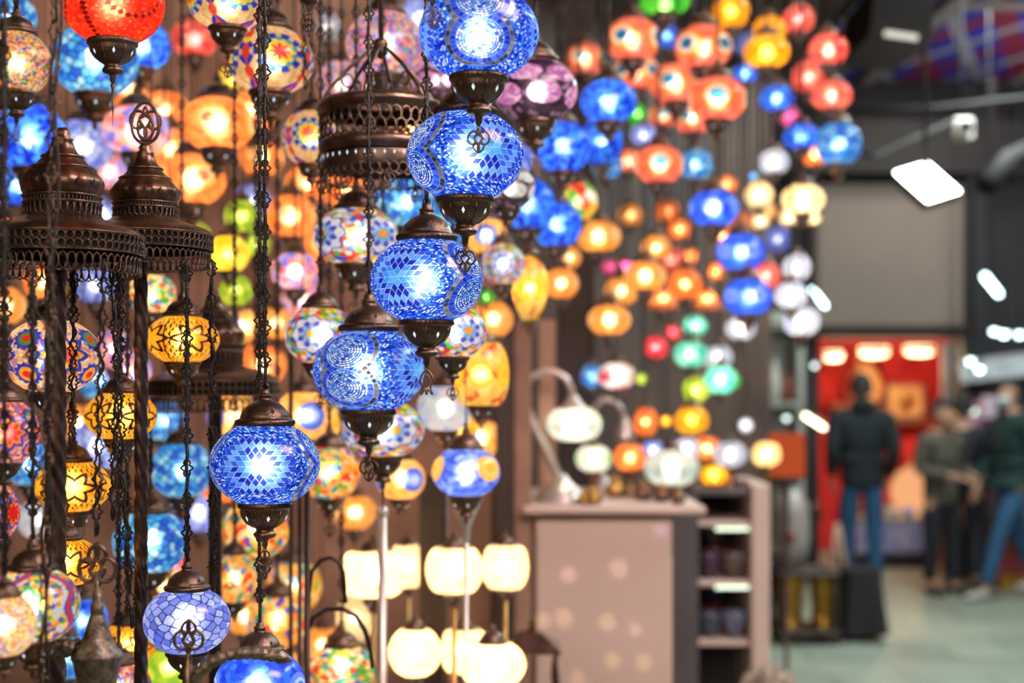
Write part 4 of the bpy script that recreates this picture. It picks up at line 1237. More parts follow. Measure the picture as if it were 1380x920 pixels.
# pierced drum
def drum():
    Y = 2.42; s = Y / F; c = at(513, 196, Y)
    e = empty('hanging_drum', c); tag(e, 'pierced bronze drum chandelier hung on curved arms behind the blue cascade', 'chandelier')
    R = 82 * s; y = lambda p: (196 - p) * s
    MB().lathe([(R * .5, y(141)), (R * .96, y(138)), (R * 1.02, y(141)), (R * 1.02, y(149)), (R * .97, y(152)), (R * .96, y(156))], 96, rmod=rope(48, 2, 3, .008)).build('top_moulding', BRONZE, e)
    MB().lathe([(R * .97, y(192)), (R * 1.01, y(194)), (R * 1.02, y(200)), (R * 1.0, y(206)), (R * .97, y(210))], 96, rmod=rope(48, 1, 2, .008)).build('middle_moulding', BRONZE, e)
    b = MB(); lace(b, R * .965, y(176), y(156), 36, .0022); lace(b, R * .965, y(192), y(172), 36, .0022, phase=.087); b.build('pierced_band', BRONZE, e)
    b = MB().lathe([(R * .97, y(212)), (R * .985, y(222)), (R * .97, y(229))], 96); slots(b, 40, y(217), R * .987, 3.2 * s, 1.6 * s, 1); b.build('lower_band', [BRONZE, SLOT], e)
    b = MB(); lace(b, R * .96, y(243), y(229), 40, .0016, point=4 * s); b.build('scalloped_fringe', BRONZE, e)
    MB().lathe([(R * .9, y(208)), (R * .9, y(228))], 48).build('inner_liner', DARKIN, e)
    hub = MB().lathe([(.0, y(50)), (9 * s, y(54)), (11 * s, y(60)), (7 * s, y(66)), (10 * s, y(72)), (.001, y(80))], 20)
    hub.build('hub', BRONZE, e)
    for k in range(6):
        a = .35 + k * PI / 3; ca, sa = math.cos(a), math.sin(a)
        P = [(ca * r * R, sa * r * R, z) for r, z in ((.06, y(62)), (.22, y(72)), (.5, y(92)), (.72, y(112)), (.86, y(126)), (.97, y(142)))]
        MB().tube(P, .0032, 6).build('arm', BRONZE, e)
        f = MB().tube([(ca * (.55 + .09 * math.cos(t)) * R, sa * (.55 + .09 * math.cos(t)) * R, y(112) + 9 * s * math.sin(t)) for t in np.linspace(0, 2 * PI, 11)[:-1]], .0016, 5, True)
        f.build('arm_scroll', BRONZE, e)
    for k in range(8):
        a = .2 + k * PI / 4
        place('filigree_drop', drop_mesh('fleur'), e, (R * .93 * math.cos(a), R * .93 * math.sin(a), y(240)), scale=(.05,) * 3)
    MB().tube([(0, 0, y(55)), (0, 0, CEIL_NEAR - c.z)], .004, 8).build('rod', BRONZE, e)
drum()

# two chandeliers whose tops rise into the lower left corner
LEAF = solid('relief_bronze', (.24, .20, .155), .45, .75, (.08, .066, .055), 90, bump=.5)
def corner_stand(label, px, cone, fleur_top, fleur_bot, arms, Y):
    s = Y / F
    e = empty('candle_stand', (at(px, 530, Y).x, Y, 0)); tag(e, label, 'lamp stand')
    z = lambda p: EYE - (p - HY) * s
    b = MB().merge(filigree('fleur', .03), M=[[1, 0, 0], [0, 1, 0], [0, 0, -1]])
    k = (fleur_bot - fleur_top) * s / .54
    b.build('fleur_finial', BRONZE, e, (0, 0, z(fleur_bot)), .1).scale = (k * .92, k, k)
    if cone:
        MB().lathe([(7 * s, z(832)), (9 * s, z(828)), (9 * s, z(814)), (6.5 * s, z(812)), (6.5 * s, z(796)), (3.5 * s, z(794)), (3 * s, z(770))][::-1], 20).build('collar', LEAF, e)
        MB().lathe([(9 * s, z(828)), (13 * s, z(842)), (20 * s, z(862)), (27 * s, z(874)), (34 * s, z(880)), (35 * s, z(886)), (32 * s, z(890)), (29 * s, z(905)), (24 * s, z(925)), (10 * s, z(960)), (8 * s, z(1200)), (8 * s, .05), (.04, .03), (.045, 0)], 48,
                   rmod=lambda th, Z, i: 1 + .045 * np.sin(6 * th + Z * 120) * (i < 5)).build('leaf_cone', LEAF, e)
    else:
        MB().lathe([(3 * s, z(fleur_bot)), (5 * s, z(fleur_bot + 4)), (5 * s, z(fleur_bot + 16)), (8 * s, z(fleur_bot + 19)), (8 * s, z(fleur_bot + 60)), (10 * s, z(1300)), (10 * s, .05), (.04, .03), (.045, 0)], 24).build('post', BRONZE, e)
    for nm, pts, r in arms:
        P = [((p[0] - px) * s, p[2] if len(p) > 2 else 0, z(p[1])) for p in pts]
        Pn = []
        for i in range(len(P) - 1):
            for t in np.linspace(0, 1, 7)[:-1]: Pn.append(tuple(P[i][j] * (1 - t) + P[i + 1][j] * t for j in range(3)))
        Pn.append(P[-1])
        rs = [(r * s) * (1 + .12 * math.sin(i * 2.1)) for i in range(len(Pn))]
        if nm == 'curved_arm': rs[-6:] = [rs[-7] * q for q in (1.1, 1.0, .85, .65, .4, .12)]
        MB().tube(Pn, rs, 10).build(nm, LEAF, e)
    return e
corner_stand('bronze stand with a leaf-relief cone and fleur finial in the lower left corner', 131, True, 733, 790,
             [('straight_arm', [(-60, 872), (-10, 870), (40, 868), (70, 870), (102, 874)], 13), ('bracket', [(68, 872), (70, 856), (76, 850), (84, 852), (84, 864)], 9), ('leaf_spur', [(84, 866), (95, 870), (108, 862)], 5)], 1.76)
corner_stand('bronze stand with a small fleur and a curved textured arm at the bottom edge', 254, False, 835, 880,
             [('curved_arm', [(252, 990), (256, 930), (266, 908), (284, 892), (306, 882), (330, 879), (354, 881), (374, 884), (394, 890)], 8.5)], 1.78)

# arched iron rods with a lamp between them
def arc_stand():
    Y = 2.68; s = Y / F; z = lambda p: EYE - (p - HY) * s
    e = empty('arc_floor_lamp', (at(414, 530, Y).x, Y, 0)); tag(e, 'black iron floor stand with two thin arched arms in the lower middle', 'lamp stand')
    X = lambda p: (p - 414) * s
    for a, nm in (([(414, 880), (416, 800), (420, 770), (432, 755), (445, 751), (456, 757), (463, 772), (465, 800), (466, 812)], 'arched_arm'), ([(414, 850), (422, 832), (440, 821), (462, 820), (480, 830), (492, 850), (500, 878), (502, 900)], 'arched_arm')):
        MB().tube([(X(p), 0, z(q)) for p, q in a], .0042, 8).build(nm, BLACKMETAL, e)
    MB().tube([(0, 0, .02), (0, 0, z(660))], .006, 8).build('pole', BLACKMETAL, e)
    MB().lathe([(.05, 0), (.05, .012), (.02, .03), (.008, .06)], 32).build('foot', BLACKMETAL, e)
arc_stand()
for lb, px, y0, Y, r, m, nm in [
    ('thin black iron rod nearest the chip lamps, left of the arched stand', 392, 470, 2.9, 3, BLACKMETAL, 'iron_rod'),
    ('thin black iron rod close beside the arched stand', 404, 640, 2.85, 3, BLACKMETAL, 'iron_rod'),
    ('slender white post under the spike of the white flower lamp', 515, 690, 2.98, 6, SILVER, 'white_post'),
    ('thin black iron rod behind the cone-holder lamp', 600, 640, 3.5, 4, BLACKMETAL, 'iron_rod')]:
    c = at(px, y0, Y); s = Y / F
    e = empty(nm, (c.x, Y, 0)); tag(e, lb, 'post')
    MB().tube([(0, 0, .02), (0, 0, c.z)], r * s, 10).build('shaft', m, e)
    MB().lathe([(.024, 0), (.024, .012), (.012, .03)], 24).build('foot', m, e)
    MB().ball((0, 0, c.z), r * s * 1.5, 10, 8).build('knob', m, e)

# frosted white barrel lamps on poles, lower middle
G = 'frosted white barrel lamps in the lower middle'
WPOW = 1.9
def post_lamp(label, px, py, w, h, Y, pole_dx=0, pat=P_CREAM, rot=0, shape='pill', up=True):
    s = Y / F; c = at(px, py, Y); a = w * s / 2
    e = empty('barrel_lamp', (c.x, c.y, 0)); tag(e, label, 'lamp', G)
    place('globe', globe_mesh(pat[0], pat[1], 220, 96, .5, shape), e, (0, 0, c.z), math.radians(rot), (a, a, h * s / 2 / .866))
    k = a * .8
    place('upper_cap', upper_cap(48), e, (0, 0, c.z + h * s / 2), scale=(k, k, k))
    place('lower_cap', lower_cap(48, True), e, (0, 0, c.z - h * s / 2), scale=(k, k, k))
    MB().tube([(0, 0, .02), (0, 0, c.z - h * s / 2 - k * .6)], .005, 8).build('pole', BRASS, e)
    MB().lathe([(.035, 0), (.035, .012), (.02, .03), (.008, .05)], 24).build('foot', BRASS, e)
    bulb_light(e, (0, 0, c.z), WPOW * (a / .08) ** 2, (1, .74, .42), .2 * a)
post_lamp('white barrel lamp behind the arched iron arm', 503, 772, 88, 60, 3.3)
post_lamp('white barrel lamp touching the dark central post', 550, 762, 50, 56, 3.75)
post_lamp('white barrel lamp right of the dark central post, front one of a pair', 612, 767, 76, 60, 3.2, rot=30)
post_lamp('white barrel lamp nearest the counter, back one of a pair', 681, 763, 62, 58, 3.3, rot=60)
post_lamp('round white lamp with etched rings low left of the dark central post', 559, 878, 72, 62, 3.06, rot=-60, shape='oval')
post_lamp('white barrel lamp half hidden behind the lowest round white lamp', 626, 876, 64, 58, 3.4, rot=20)
post_lamp('lowest round white lamp with etched rings, at the bottom edge', 664, 895, 90, 58, 2.95, rot=-70, shape='oval')
# pale cone holder under the blue and orange lamp
def cone_holder():
    Y = 3.0; s = Y / F; z = lambda p: EYE - (p - HY) * s
    e = empty('cone_stand', (at(628, 530, Y).x, Y, 0)); tag(e, 'pale metal cone stand under the blue lamp with orange flowers', 'lamp stand')
    MB().lathe([(.02, z(668)), (23 * s, z(664)), (24 * s, z(668)), (19 * s, z(680)), (11 * s, z(698)), (6 * s, z(712)), (5 * s, z(728)), (3 * s, z(732))], 32).build('cone', SILVER, e)
    MB().tube([(0, 0, .02), (0, 0, z(728))], .005, 8).build('pole', SILVER, e)
    MB().lathe([(.04, 0), (.04, .012), (.02, .03)], 24).build('foot', SILVER, e)
cone_holder()
def house_lantern():
    Y = 3.6; s = Y / F; c = at(716, 875, 3.6)
    e = empty('house_lantern', (c.x, c.y, 0)); tag(e, 'square bronze house lantern with a hipped roof beside the white counter', 'lantern')
    W = 34 * s; zt = c.z
    def ring4(r, z): return [(r, r, z), (-r, r, z), (-r, -r, z), (r, -r, z)]
    V = np.array(ring4(W * 1.15, zt) + ring4(W * 1.15, zt + 3 * s) + ring4(W * .45, zt + 22 * s) + ring4(W * .2, zt + 24 * s))
    Q = [[0, 1, 2, 3]] + [[4 * l + i, 4 * l + (i + 1) % 4, 4 * l + 4 + (i + 1) % 4, 4 * l + 4 + i] for l in range(3) for i in range(4)] + [[12, 13, 14, 15]]
    MB().add(V, Q, smooth=False).build('roof', BRONZE_WARM, e)
    MB().lathe([(.006, zt + 24 * s), (.012, zt + 28 * s), (.006, zt + 33 * s), (.010, zt + 37 * s), (.001, zt + 44 * s)], 14).build('finial', BRONZE_WARM, e)
    zb = zt - .30
    for x in (-1, 1):
        for y in (-1, 1):
            MB().tube([(x * W * .95, y * W * .95, zb + (zt - zb) * t) for t in np.linspace(0, 1, 12)], [.007 + .003 * math.sin(i * 1.7) for i in range(12)], 8).build('corner_post', BRONZE, e)
    MB().box((0, 0, zb), (W * 2.2, W * 2.2, .02), bev=.004).build('floor_plate', BRONZE_WARM, e)
    MB().tube([(0, 0, .01), (0, 0, zb)], .01, 8).build('pole', BRONZE, e)
    MB().lathe([(.1, 0), (.1, .012), (.02, .03)], 24).build('foot', BRONZE, e)
house_lantern()
# ------------------------------------------------------------------ the place: stall walls, ceiling, alley floor, shops behind
PEACH = solid('peach_plaster', (.46, .29, .21), .8, 0, (.22, .13, .10), 3.2, bump=.1)
BROWN = solid('brown_boards', (.085, .042, .028), .75, 0, (.04, .02, .015), 3.0, bump=.1)
DARKW = solid('dark_wood', (.035, .022, .018), .6, 0, (.018, .012, .01), 6)
CEILM = solid('stall_ceiling', (.09, .06, .046), .85, 0, (.028, .02, .017), 2.0)
SOOT = solid('dark_plaster', (.030, .028, .032), .9, 0, (.018, .017, .022), 1.5)
PALEW = solid('pale_laminate', (.66, .52, .47), .45, 0, (.60, .47, .42), 3.0)
GREYIN = solid('grey_interior', (.10, .095, .10), .7, 0, (.075, .07, .075), 3.0)


def wall(name, x0, y0, x1, y1, z0, z1, m, t=.08, kind='structure'):
    """upright slab between two plan points; its thickness lies behind the line, away from the camera"""
    dx, dy = x1 - x0, y1 - y0; L = math.hypot(dx, dy); a = math.atan2(dy, dx)
    nx, ny = -dy / L * t / 2, dx / L * t / 2
    o = MB().box(((x0 + x1) / 2 + nx, (y0 + y1) / 2 + ny, (z0 + z1) / 2), (L, t, z1 - z0), a).build(name, m)
    return tag(o, kind=kind)


def slab(name, x0, x1, y0, y1, z0, z1, m):
    return tag(MB().box(((x0 + x1) / 2, (y0 + y1) / 2, (z0 + z1) / 2), (x1 - x0, y1 - y0, z1 - z0)).build(name, m), kind='structure')


# floor: worn grey-green paving
def floor_mat():
    m, nt, out = new_mat('worn_paving'); L = nt.links.new
    tc = N(nt, 'ShaderNodeTexCoord')
    n1 = N(nt, 'ShaderNodeTexNoise'); n1.inputs['Scale'].default_value = 1.3; n1.inputs['Detail'].default_value = 7.0
    mp = N(nt, 'ShaderNodeMapping'); mp.inputs['Scale'].default_value = (1.0, .6, 1)
    L(tc.outputs['Object'], mp.inputs[0]); L(mp.outputs[0], n1.inputs['Vector'])
    bk = N(nt, 'ShaderNodeTexBrick'); bk.inputs['Scale'].default_value = 1.0; bk.inputs['Color1'].default_value = (.30, .33, .29, 1); bk.inputs['Color2'].default_value = (.24, .28, .25, 1); bk.inputs['Mortar'].default_value = (.15, .17, .15, 1)
    bk.inputs['Mortar Size'].default_value = .012; bk.inputs['Brick Width'].default_value = .9; bk.inputs['Row Height'].default_value = .45
    L(tc.outputs['Object'], bk.inputs['Vector'])
    mx = N(nt, 'ShaderNodeMix', data_type='RGBA', blend_type='MULTIPLY'); mx.inputs[0].default_value = .8
    rp = N(nt, 'ShaderNodeValToRGB'); rp.color_ramp.elements[0].color = (.55, .6, .55, 1); rp.color_ramp.elements[1].color = (1.15, 1.12, 1.0, 1); rp.color_ramp.elements[0].position = .3; rp.color_ramp.elements[1].position = .7
    L(n1.outputs['Fac'], rp.inputs[0]); L(bk.outputs['Color'], mx.inputs[6]); L(rp.outputs[0], mx.inputs[7])
    b = N(nt, 'ShaderNodeBsdfPrincipled'); b.inputs['Roughness'].default_value = .42
    L(mx.outputs[2], b.inputs['Base Color']); L(b.outputs[0], out.inputs[0])
    return m
slab('floor', -3.4, 5.2, -1.5, 15.2, -.1, 0, floor_mat())
XW0, YW0, XW1, YW1 = -.05, 5.6, 1.75, 9.6
wall('wall_back', -3.3, 4.85, .01, 4.85, 0, 3.8, PEACH)
wall('wall_return', .01, 4.85, XW0, YW0, 0, 3.8, BROWN)
wall('wall_side', XW0, YW0, XW1, YW1, 0, 3.8, BROWN)
wall('wall_passage', XW1, YW1, XW1, 12.35, 0, 4.3, SOOT)
wall('wall_left', -3.3, -1.4, -3.3, 4.85, 0, 3.8, PEACH)
wall('wall_right', 4.9, 12.3, 4.9, -1.4, 0, 4.3, SOOT)
slab('ceiling_stall', -3.4, 1.9, -1.4, 9.7, 3.75, 3.85, CEILM)
slab('ceiling_alley', 1.9, 5.0, -1.4, 12.5, 4.3, 4.4, SOOT)
wall('wall_bulkhead', 1.9, -1.4, 1.9, 9.7, 3.75, 4.4, CEILM, .05)
for i, yy in enumerate((1.75, 1.95, 2.15, 2.4, 2.65, 2.9, 3.2)):
    slab('ceiling_beam_%d' % (i + 1), -1.9, .6, yy - .03, yy + .03, CEIL_NEAR, CEIL_NEAR + .07, DARKW)
# posts between stall and passage
for i, (p0, p1, Y, m, y0) in enumerate([(668, 692, 4.2, DARKW, 0), (694, 716, 4.5, PEACH, 432), (726, 748, 4.78, PEACH, 432), (566, 600, 3.6, DARKW, 640), (752, 800, 5.5, DARKW, 0)]):
    x0, x1 = at(p0, 0, Y).x, at(p1, 0, Y).x
    zt = 3.75 if not y0 else at(0, y0, Y).z
    slab('trim_%d' % (i + 1), x0, x1, Y - .04, Y + .04, 0, zt, m)

# patterned ceiling panels of the alley
def tile_panel_mat():
    m, nt, out = new_mat('painted_ceiling_tiles'); L = nt.links.new
    tc = N(nt, 'ShaderNodeTexCoord'); sp = N(nt, 'ShaderNodeSeparateXYZ'); L(tc.outputs['Object'], sp.inputs[0])
    def M(op, a, b=None):
        n = N(nt, 'ShaderNodeMath', operation=op)
        for i, v in enumerate((a, b)):
            if v is None: continue
            if isinstance(v, (int, float)): n.inputs[i].default_value = v
            else: L(v, n.inputs[i])
        return n.outputs[0]
    def tri(v, s): return M('ABSOLUTE', M('SUBTRACT', M('FRACT', M('MULTIPLY', v, s)), .5))
    X, Y_ = tri(sp.outputs[0], 1.3), tri(sp.outputs[1], .55)
    d = M('ABSOLUTE', M('SUBTRACT', M('ADD', X, Y_), .5))
    white = M('LESS_THAN', d, .07)
    red = M('LESS_THAN', M('ABSOLUTE', M('SUBTRACT', X, Y_)), .12)
    nz = N(nt, 'ShaderNodeTexNoise'); nz.inputs['Scale'].default_value = 3.0; L(tc.outputs['Object'], nz.inputs['Vector'])
    m1 = N(nt, 'ShaderNodeMix', data_type='RGBA'); m1.inputs[6].default_value = (.02, .03, .36, 1); m1.inputs[7].default_value = (.24, .02, .05, 1); L(red, m1.inputs[0])
    m2 = N(nt, 'ShaderNodeMix', data_type='RGBA'); m2.inputs[7].default_value = (.36, .34, .4, 1); L(m1.outputs[2], m2.inputs[6]); L(white, m2.inputs[0])
    b = N(nt, 'ShaderNodeBsdfPrincipled'); b.inputs['Roughness'].default_value = .5; L(m2.outputs[2], b.inputs['Base Color']); L(b.outputs[0], out.inputs[0])
    return m
TILES = tile_panel_mat()
CREAMB = solid('cream_border', (.34, .29, .25), .6)
BLUESTR = solid('blue_band', (.05, .06, .28), .6, 0, (.04, .04, .2), 8)
def cpan(i, x0, x1, y0, y1, m, z=4.27, z1=4.3): return slab('ceiling_panel_%d' % i, x0, x1, y0, y1, z, z1, m)
cpan(1, 3.12, 4.25, 9.9, 12.15, TILES)
cpan(2, 2.98, 3.1, 9.0, 12.25, CREAMB, 4.26); cpan(3, 4.26, 4.36, 9.2, 12.25, CREAMB, 4.26); cpan(4, 3.1, 4.26, 9.7, 9.88, CREAMB, 4.26)
cpan(5, 2.78, 2.9, 8.6, 12.2, BLUESTR); cpan(6, 2.68, 2.77, 8.6, 12.2, CREAMB, 4.265); cpan(7, 2.0, 2.66, 9.2, 12.2, TILES); cpan(8, 3.12, 4.25, 7.6, 9.65, TILES)
# facade across the end of the alley
YF = 12.35
fx = lambda p: at(p, 0, YF).x
fz = lambda p: at(0, p, YF).z
slab('wall_facade_left', 1.75, fx(1104), YF, YF + .15, 0, 4.3, SOOT)
slab('wall_facade_right', fx(1290), 4.95, YF, YF + .15, 0, 4.3, SOOT)
slab('wall_facade_top', fx(1104), fx(1290), YF, YF + .15, fz(456), 4.3, SOOT)
slab('trim_6', fx(1268), fx(1284), YF - .06, YF, 0, fz(462), solid('grey_jamb', (.24, .2, .18), .6))
slab('trim_7', fx(1292), fx(1322), YF - .12, YF, 0, 4.1, solid('black_column', (.014, .013, .018), .5))
slab('trim_8', 2.2, 4.6, YF - .35, YF - .05, fz(240), fz(172), solid('dark_beam', (.02, .018, .019), .85))
slab('trim_9', fx(1085), fx(1300), YF - .1, YF, fz(456), fz(440), solid('dark_lintel', (.045, .035, .03), .7))
REDW = solid('red_hangings', (.60, .02, .026), .75, 0, (.42, .012, .016), 2.5)
slab('wall_shop_back', fx(1100), 4.6, 14.6, 14.7, 0, 2.6, REDW)
slab('wall_shop_left', 2.55, 2.6, YF + .15, 14.6, 0, 2.6, REDW)
slab('wall_shop_right', 4.45, 4.5, YF + .15, 14.6, 0, 2.6, REDW)
slab('ceiling_shop', 2.5, 4.6, YF + .15, 14.7, 2.45, 2.5, SOOT)


def simple(name, label, cat, mb, m, loc=(0, 0, 0), rz=0, group=None):
    return tag(mb.build(name, m, None, loc, rz), label, cat, group)


b = MB().box((0, 0, 0), ((1310 - 1090) * YF / F, .06, (440 - 250) * YF / F), bev=.01)
e = empty('awning_board', (fx(1200), YF - .09, fz(345))); tag(e, 'large plain beige board fixed above the red shop', 'board')
b.build('board', solid('beige_board', (.20, .158, .132), .75, 0, (.18, .142, .12), 1.5), e)
MB().box((0, -.02, -(440 - 250) * YF / F / 2 - .02), ((1310 - 1085) * YF / F, .1, .04), bev=.008).build('lower_rail', DARKW, e)
# hanging warm shop lights
WARMG = glow('warm_shop_light', (1, .72, .38), 9.0)
for lb, px, py, w in (('warm round shop light nearest the dark-jacketed walker', 1123, 478, 26), ('warm flat shop light in the middle over the red hangings', 1178, 473, 40), ('warm flat shop light at the jamb end of the red shop', 1239, 471, 40)):
    Y = 13.2; c = at(px, py, Y); s = Y / F
    e = empty('hanging_shop_light', c); tag(e, lb, 'ceiling light', 'warm lights of the red shop')
    MB().lathe([(w * s * .36, -.04), (w * s * .5, -.02), (w * s * .5, .02), (w * s * .4, .04), (.001, .045)], 24).build('shade', solid('shade_white', (.7, .6, .5), .5), e)
    MB().lathe([(.001, -.055), (w * s * .3, -.05), (w * s * .46, -.03), (w * s * .48, .03)], 24).build('diffuser', WARMG, e)
    MB().tube([(0, 0, .04), (0, 0, 2.45 - c.z)], .008, 8).build('rod', BLACKMETAL, e)
    bulb_light(e, (0, -.1, -.12), 26, (1, .72, .42), .06)
# shop goods
SY = 13.9
def sp(px, py): return at(px, py, SY)
TAN = solid('straw_tan', (.85, .55, .24), .7, 0, (.7, .42, .16), 9)
SHELFW = solid('shop_shelf', (.33, .2, .13), .6)
for i, (p0, p1, py) in enumerate(((1130, 1205, 547), (1207, 1272, 570), (1150, 1272, 690))):
    c = sp((p0 + p1) / 2, py)
    simple('wall_shelf', ['shelf with a straw basket in the red shop', 'shelf with a framed tray in the red shop', 'lowest shelf in the red shop under the glowing bag'][i], 'shelf', MB().box((0, 0, 0), ((p1 - p0) * SY / F, .35, .03), bev=.006), SHELFW, (c.x, 14.42, c.z))
c = sp(1180, 545)
e = empty('straw_basket', (c.x, SY + .42, c.z + .02)); tag(e, 'rounded tan straw basket on a shelf in the red shop', 'basket')
MB().lathe([(.12, 0), (.16, .02), (.18, .12), (.15, .26), (.08, .36), (.02, .40), (.001, .405)], 28).build('body', TAN, e)
MB().tube([(.07 * math.cos(a), 0, .40 + .07 * math.sin(a)) for a in np.linspace(-.3, PI + .3, 12)], .012, 6).build('handle', TAN, e)
c = sp(1238, 568)
e = empty('framed_tray', (c.x, SY + .5, c.z + .02)); tag(e, 'square tan tray leaning on the shelf beside the straw basket', 'tray')
MB().box((0, 0, .17), (.34, .02, .32), bev=.005).build('panel', TAN, e)
for dx, dz, sx, sz in ((0, .34, .38, .03), (0, .015, .38, .03), (-.18, .17, .03, .34), (.18, .17, .03, .34)):
    MB().box((dx, -.01, dz), (sx, .04, sz), bev=.006).build('frame_bar', SHELFW, e)
MB().ball((0, -.02, .17), (.09, .03, .09), 16, 10).build('boss', BRASS, e)
c = sp(1226, 690)
e = empty('glowing_bag', (c.x, SY - .3, c.z)); tag(e, 'plump peach glowing paper lantern low in the red shop', 'lantern')
MB().lathe([(.1, .0), (.2, .04), (.26, .16), (.26, .28), (.2, .4), (.1, .46), (.05, .47)], 28).build('shade', glow('peach_lantern', (1, .46, .2), .95), e)
MB().lathe([(.1, .46), (.11, .47), (.1, .5), (.03, .51)], 20).build('cap', SHELFW, e)
MB().lathe([(.12, -.03), (.12, 0), (.1, .01)], 20).build('base', SHELFW, e)
e = empty('shop_counter', (fx(1228), 13.25, 0)); tag(e, 'low glass-topped counter with pale goods at the mouth of the red shop', 'counter')
zc = lambda p: at(0, p, 13.2).z
MB().box((0, 0, zc(790) / 2 + zc(778) / 2), (.62, .5, .1), bev=.01).build('plinth', solid('tan_plinth', (.24, .15, .1), .6), e)
MB().box((0, 0, (zc(778) + zc(742)) / 2), (.6, .46, zc(742) - zc(778)), bev=.01).build('dark_base', solid('near_black', (.012, .012, .02), .5), e)
MB().box((0, 0, (zc(742) + zc(702)) / 2), (.62, .48, zc(702) - zc(742)), bev=.012).build('display_case', solid('bluish_white_case', (.40, .40, .52), .3, 0, (.2, .22, .5), 14), e)
MB().box((0, 0, zc(698)), (.66, .5, .03), bev=.008).build('top', solid('grey_green_top', (.25, .27, .24), .3), e)
for i, (px, m) in enumerate(((1203, P_ICE), (1226, P_PERI), (1250, P_TURQ))):
    c = at(px, 690, 13.15)
    lb = ['small pale glass bowl at the end of the shop counter', 'small bluish glass bowl in the middle of the shop counter', 'small green glass bowl on the shop counter'][i]
    simple('glass_bowl', lb, 'bowl', MB().lathe([(.02, 0), (.04, .005), (.058, .05), (.062, .08), (.054, .08), (.036, .015), (.001, .012)], 20), solid('bowl_glass_%d' % i, [(.6, .7, .7), (.3, .4, .9), (.4, .6, .4)][i], .1), (c.x, 13.2, zc(698) + .016))
# red cloths in the shop
for i, (p0, p1, y0, y1) in enumerate(((1113, 1150, 486, 560), (1196, 1212, 486, 575), (1240, 1262, 486, 540), (1200, 1262, 582, 640))):
    b = MB(); nx = 16
    xs = np.linspace(-(p1 - p0) / 2, (p1 - p0) / 2, nx) * SY / F; L_ = (y1 - y0) * SY / F
    V = []
    for t in (0, 1):
        for zq in (0, -L_):
            V += [(x, .02 * math.sin(k * 1.3) + t * .012, zq + (.015 * math.sin(k * .9) if zq else 0)) for k, x in enumerate(xs)]
    Q = [[k, k + 1, nx + k + 1, nx + k] for k in range(nx - 1)] + [[2 * nx + k + 1, 2 * nx + k, 3 * nx + k, 3 * nx + k + 1] for k in range(nx - 1)]
    Q += [[k + 1, k, 2 * nx + k, 2 * nx + k + 1] for k in range(nx - 1)] + [[nx + k, nx + k + 1, 3 * nx + k + 1, 3 * nx + k] for k in range(nx - 1)]
    c = sp((p0 + p1) / 2, y0)
    simple('hanging_cloth', ['bright red cloth hanging at the shop mouth by the walker', 'narrow red cloth between basket and tray', 'red cloth hanging above the framed tray', 'broad coral red cloth over the glowing lantern'][i], 'cloth',
           b.add(V, Q), solid('red_cloth_%d' % i, [(.62, .03, .02), (.5, .02, .03), (.66, .03, .03), (.75, .05, .05)][i], .8), (c.x, 14.54, c.z))

# floodlight, other alley lights
WHITE_LED = glow('white_led', (.93, 1, .97), 14.0)
COOL_LED = glow('cool_led', (.72, 1, .98), 9.0)
def oriented(name, mb, m, parent, c, u, v):
    u, v = Vector(u).normalized(), Vector(v); n = u.cross(v).normalized(); v = n.cross(u)
    o = mb.build(name, m, parent)
    from mathutils import Matrix
    o.matrix_local = Matrix(((u.x, v.x, n.x, c[0]), (u.y, v.y, n.y, c[1]), (u.z, v.z, n.z, c[2]), (0, 0, 0, 1)))
    return o, n
Y = 7.0; s = Y / F; c = at(1250, 245, Y)
e = empty('hanging_floodlight', c); tag(e, 'square white LED floodlight glaring under the alley ceiling', 'floodlight')
u, v = (50, 30, 17), (33, -31, -42)
side = 66 * s
o, n = oriented('led_face', MB().box((0, 0, 0), (side, side, .008), bev=.003), WHITE_LED, e, (0, 0, 0), u, v)
if n.dot(Vector((0, 0, EYE)) - c) < 0: n = -n
o2, _ = oriented('housing', MB().box((0, 0, .0), (side * 1.06, side * 1.06, .05), bev=.01), BLACKMETAL, e, tuple(n * -.031), u, v)
MB().tube([(0, .03, .05), (0, .05, .5), (0, .05, 4.3 - c.z)], .012, 8).build('bracket', BLACKPAINT, e)
FLOODN = n
def tube_light(label, p0, p1, Y, r, m, w=None):
    A, B_ = at(*p0, Y), at(*p1, Y + .25); c = (A + B_) / 2
    e = empty('hanging_tube_light', c); tag(e, label, 'light')
    d = (B_ - A) / 2
    MB().tube([tuple(-d), tuple(-d * .5), tuple(d * .5), tuple(d)], r * Y / F, 10).build('tube', m, e)
    MB().tube([tuple(-d * 1.08 + Vector((0, .02, .04))), tuple(d * 1.08 + Vector((0, .02, .04)))], r * Y / F * .8, 8).build('holder', BLACKMETAL, e)
    ends = min(4.3, 4.3)
    MB().tube([(0, .02, .04), (0, .02, ends - c.z)], .005, 6).build('cord', BLACKPAINT, e)
tube_light('cool white tube light at the right edge above the spotlights', (1327, 372), (1346, 396), 11.0, 4, COOL_LED)
tube_light('cool tube light slanting beside the ice white column', (1095, 390), (1112, 412), 9.0, 3, COOL_LED)
tube_light('warm white tube light low beside the grey cabinet', (1085, 560), (1110, 576), 8.6, 3, glow('warm_led', (1, .85, .55), 8))
tube_light('pale tube light hanging near the ceiling at the far right', (1330, 252), (1338, 234), 9.5, 3.5, glow('faint_led', (1, .75, .6), .8))
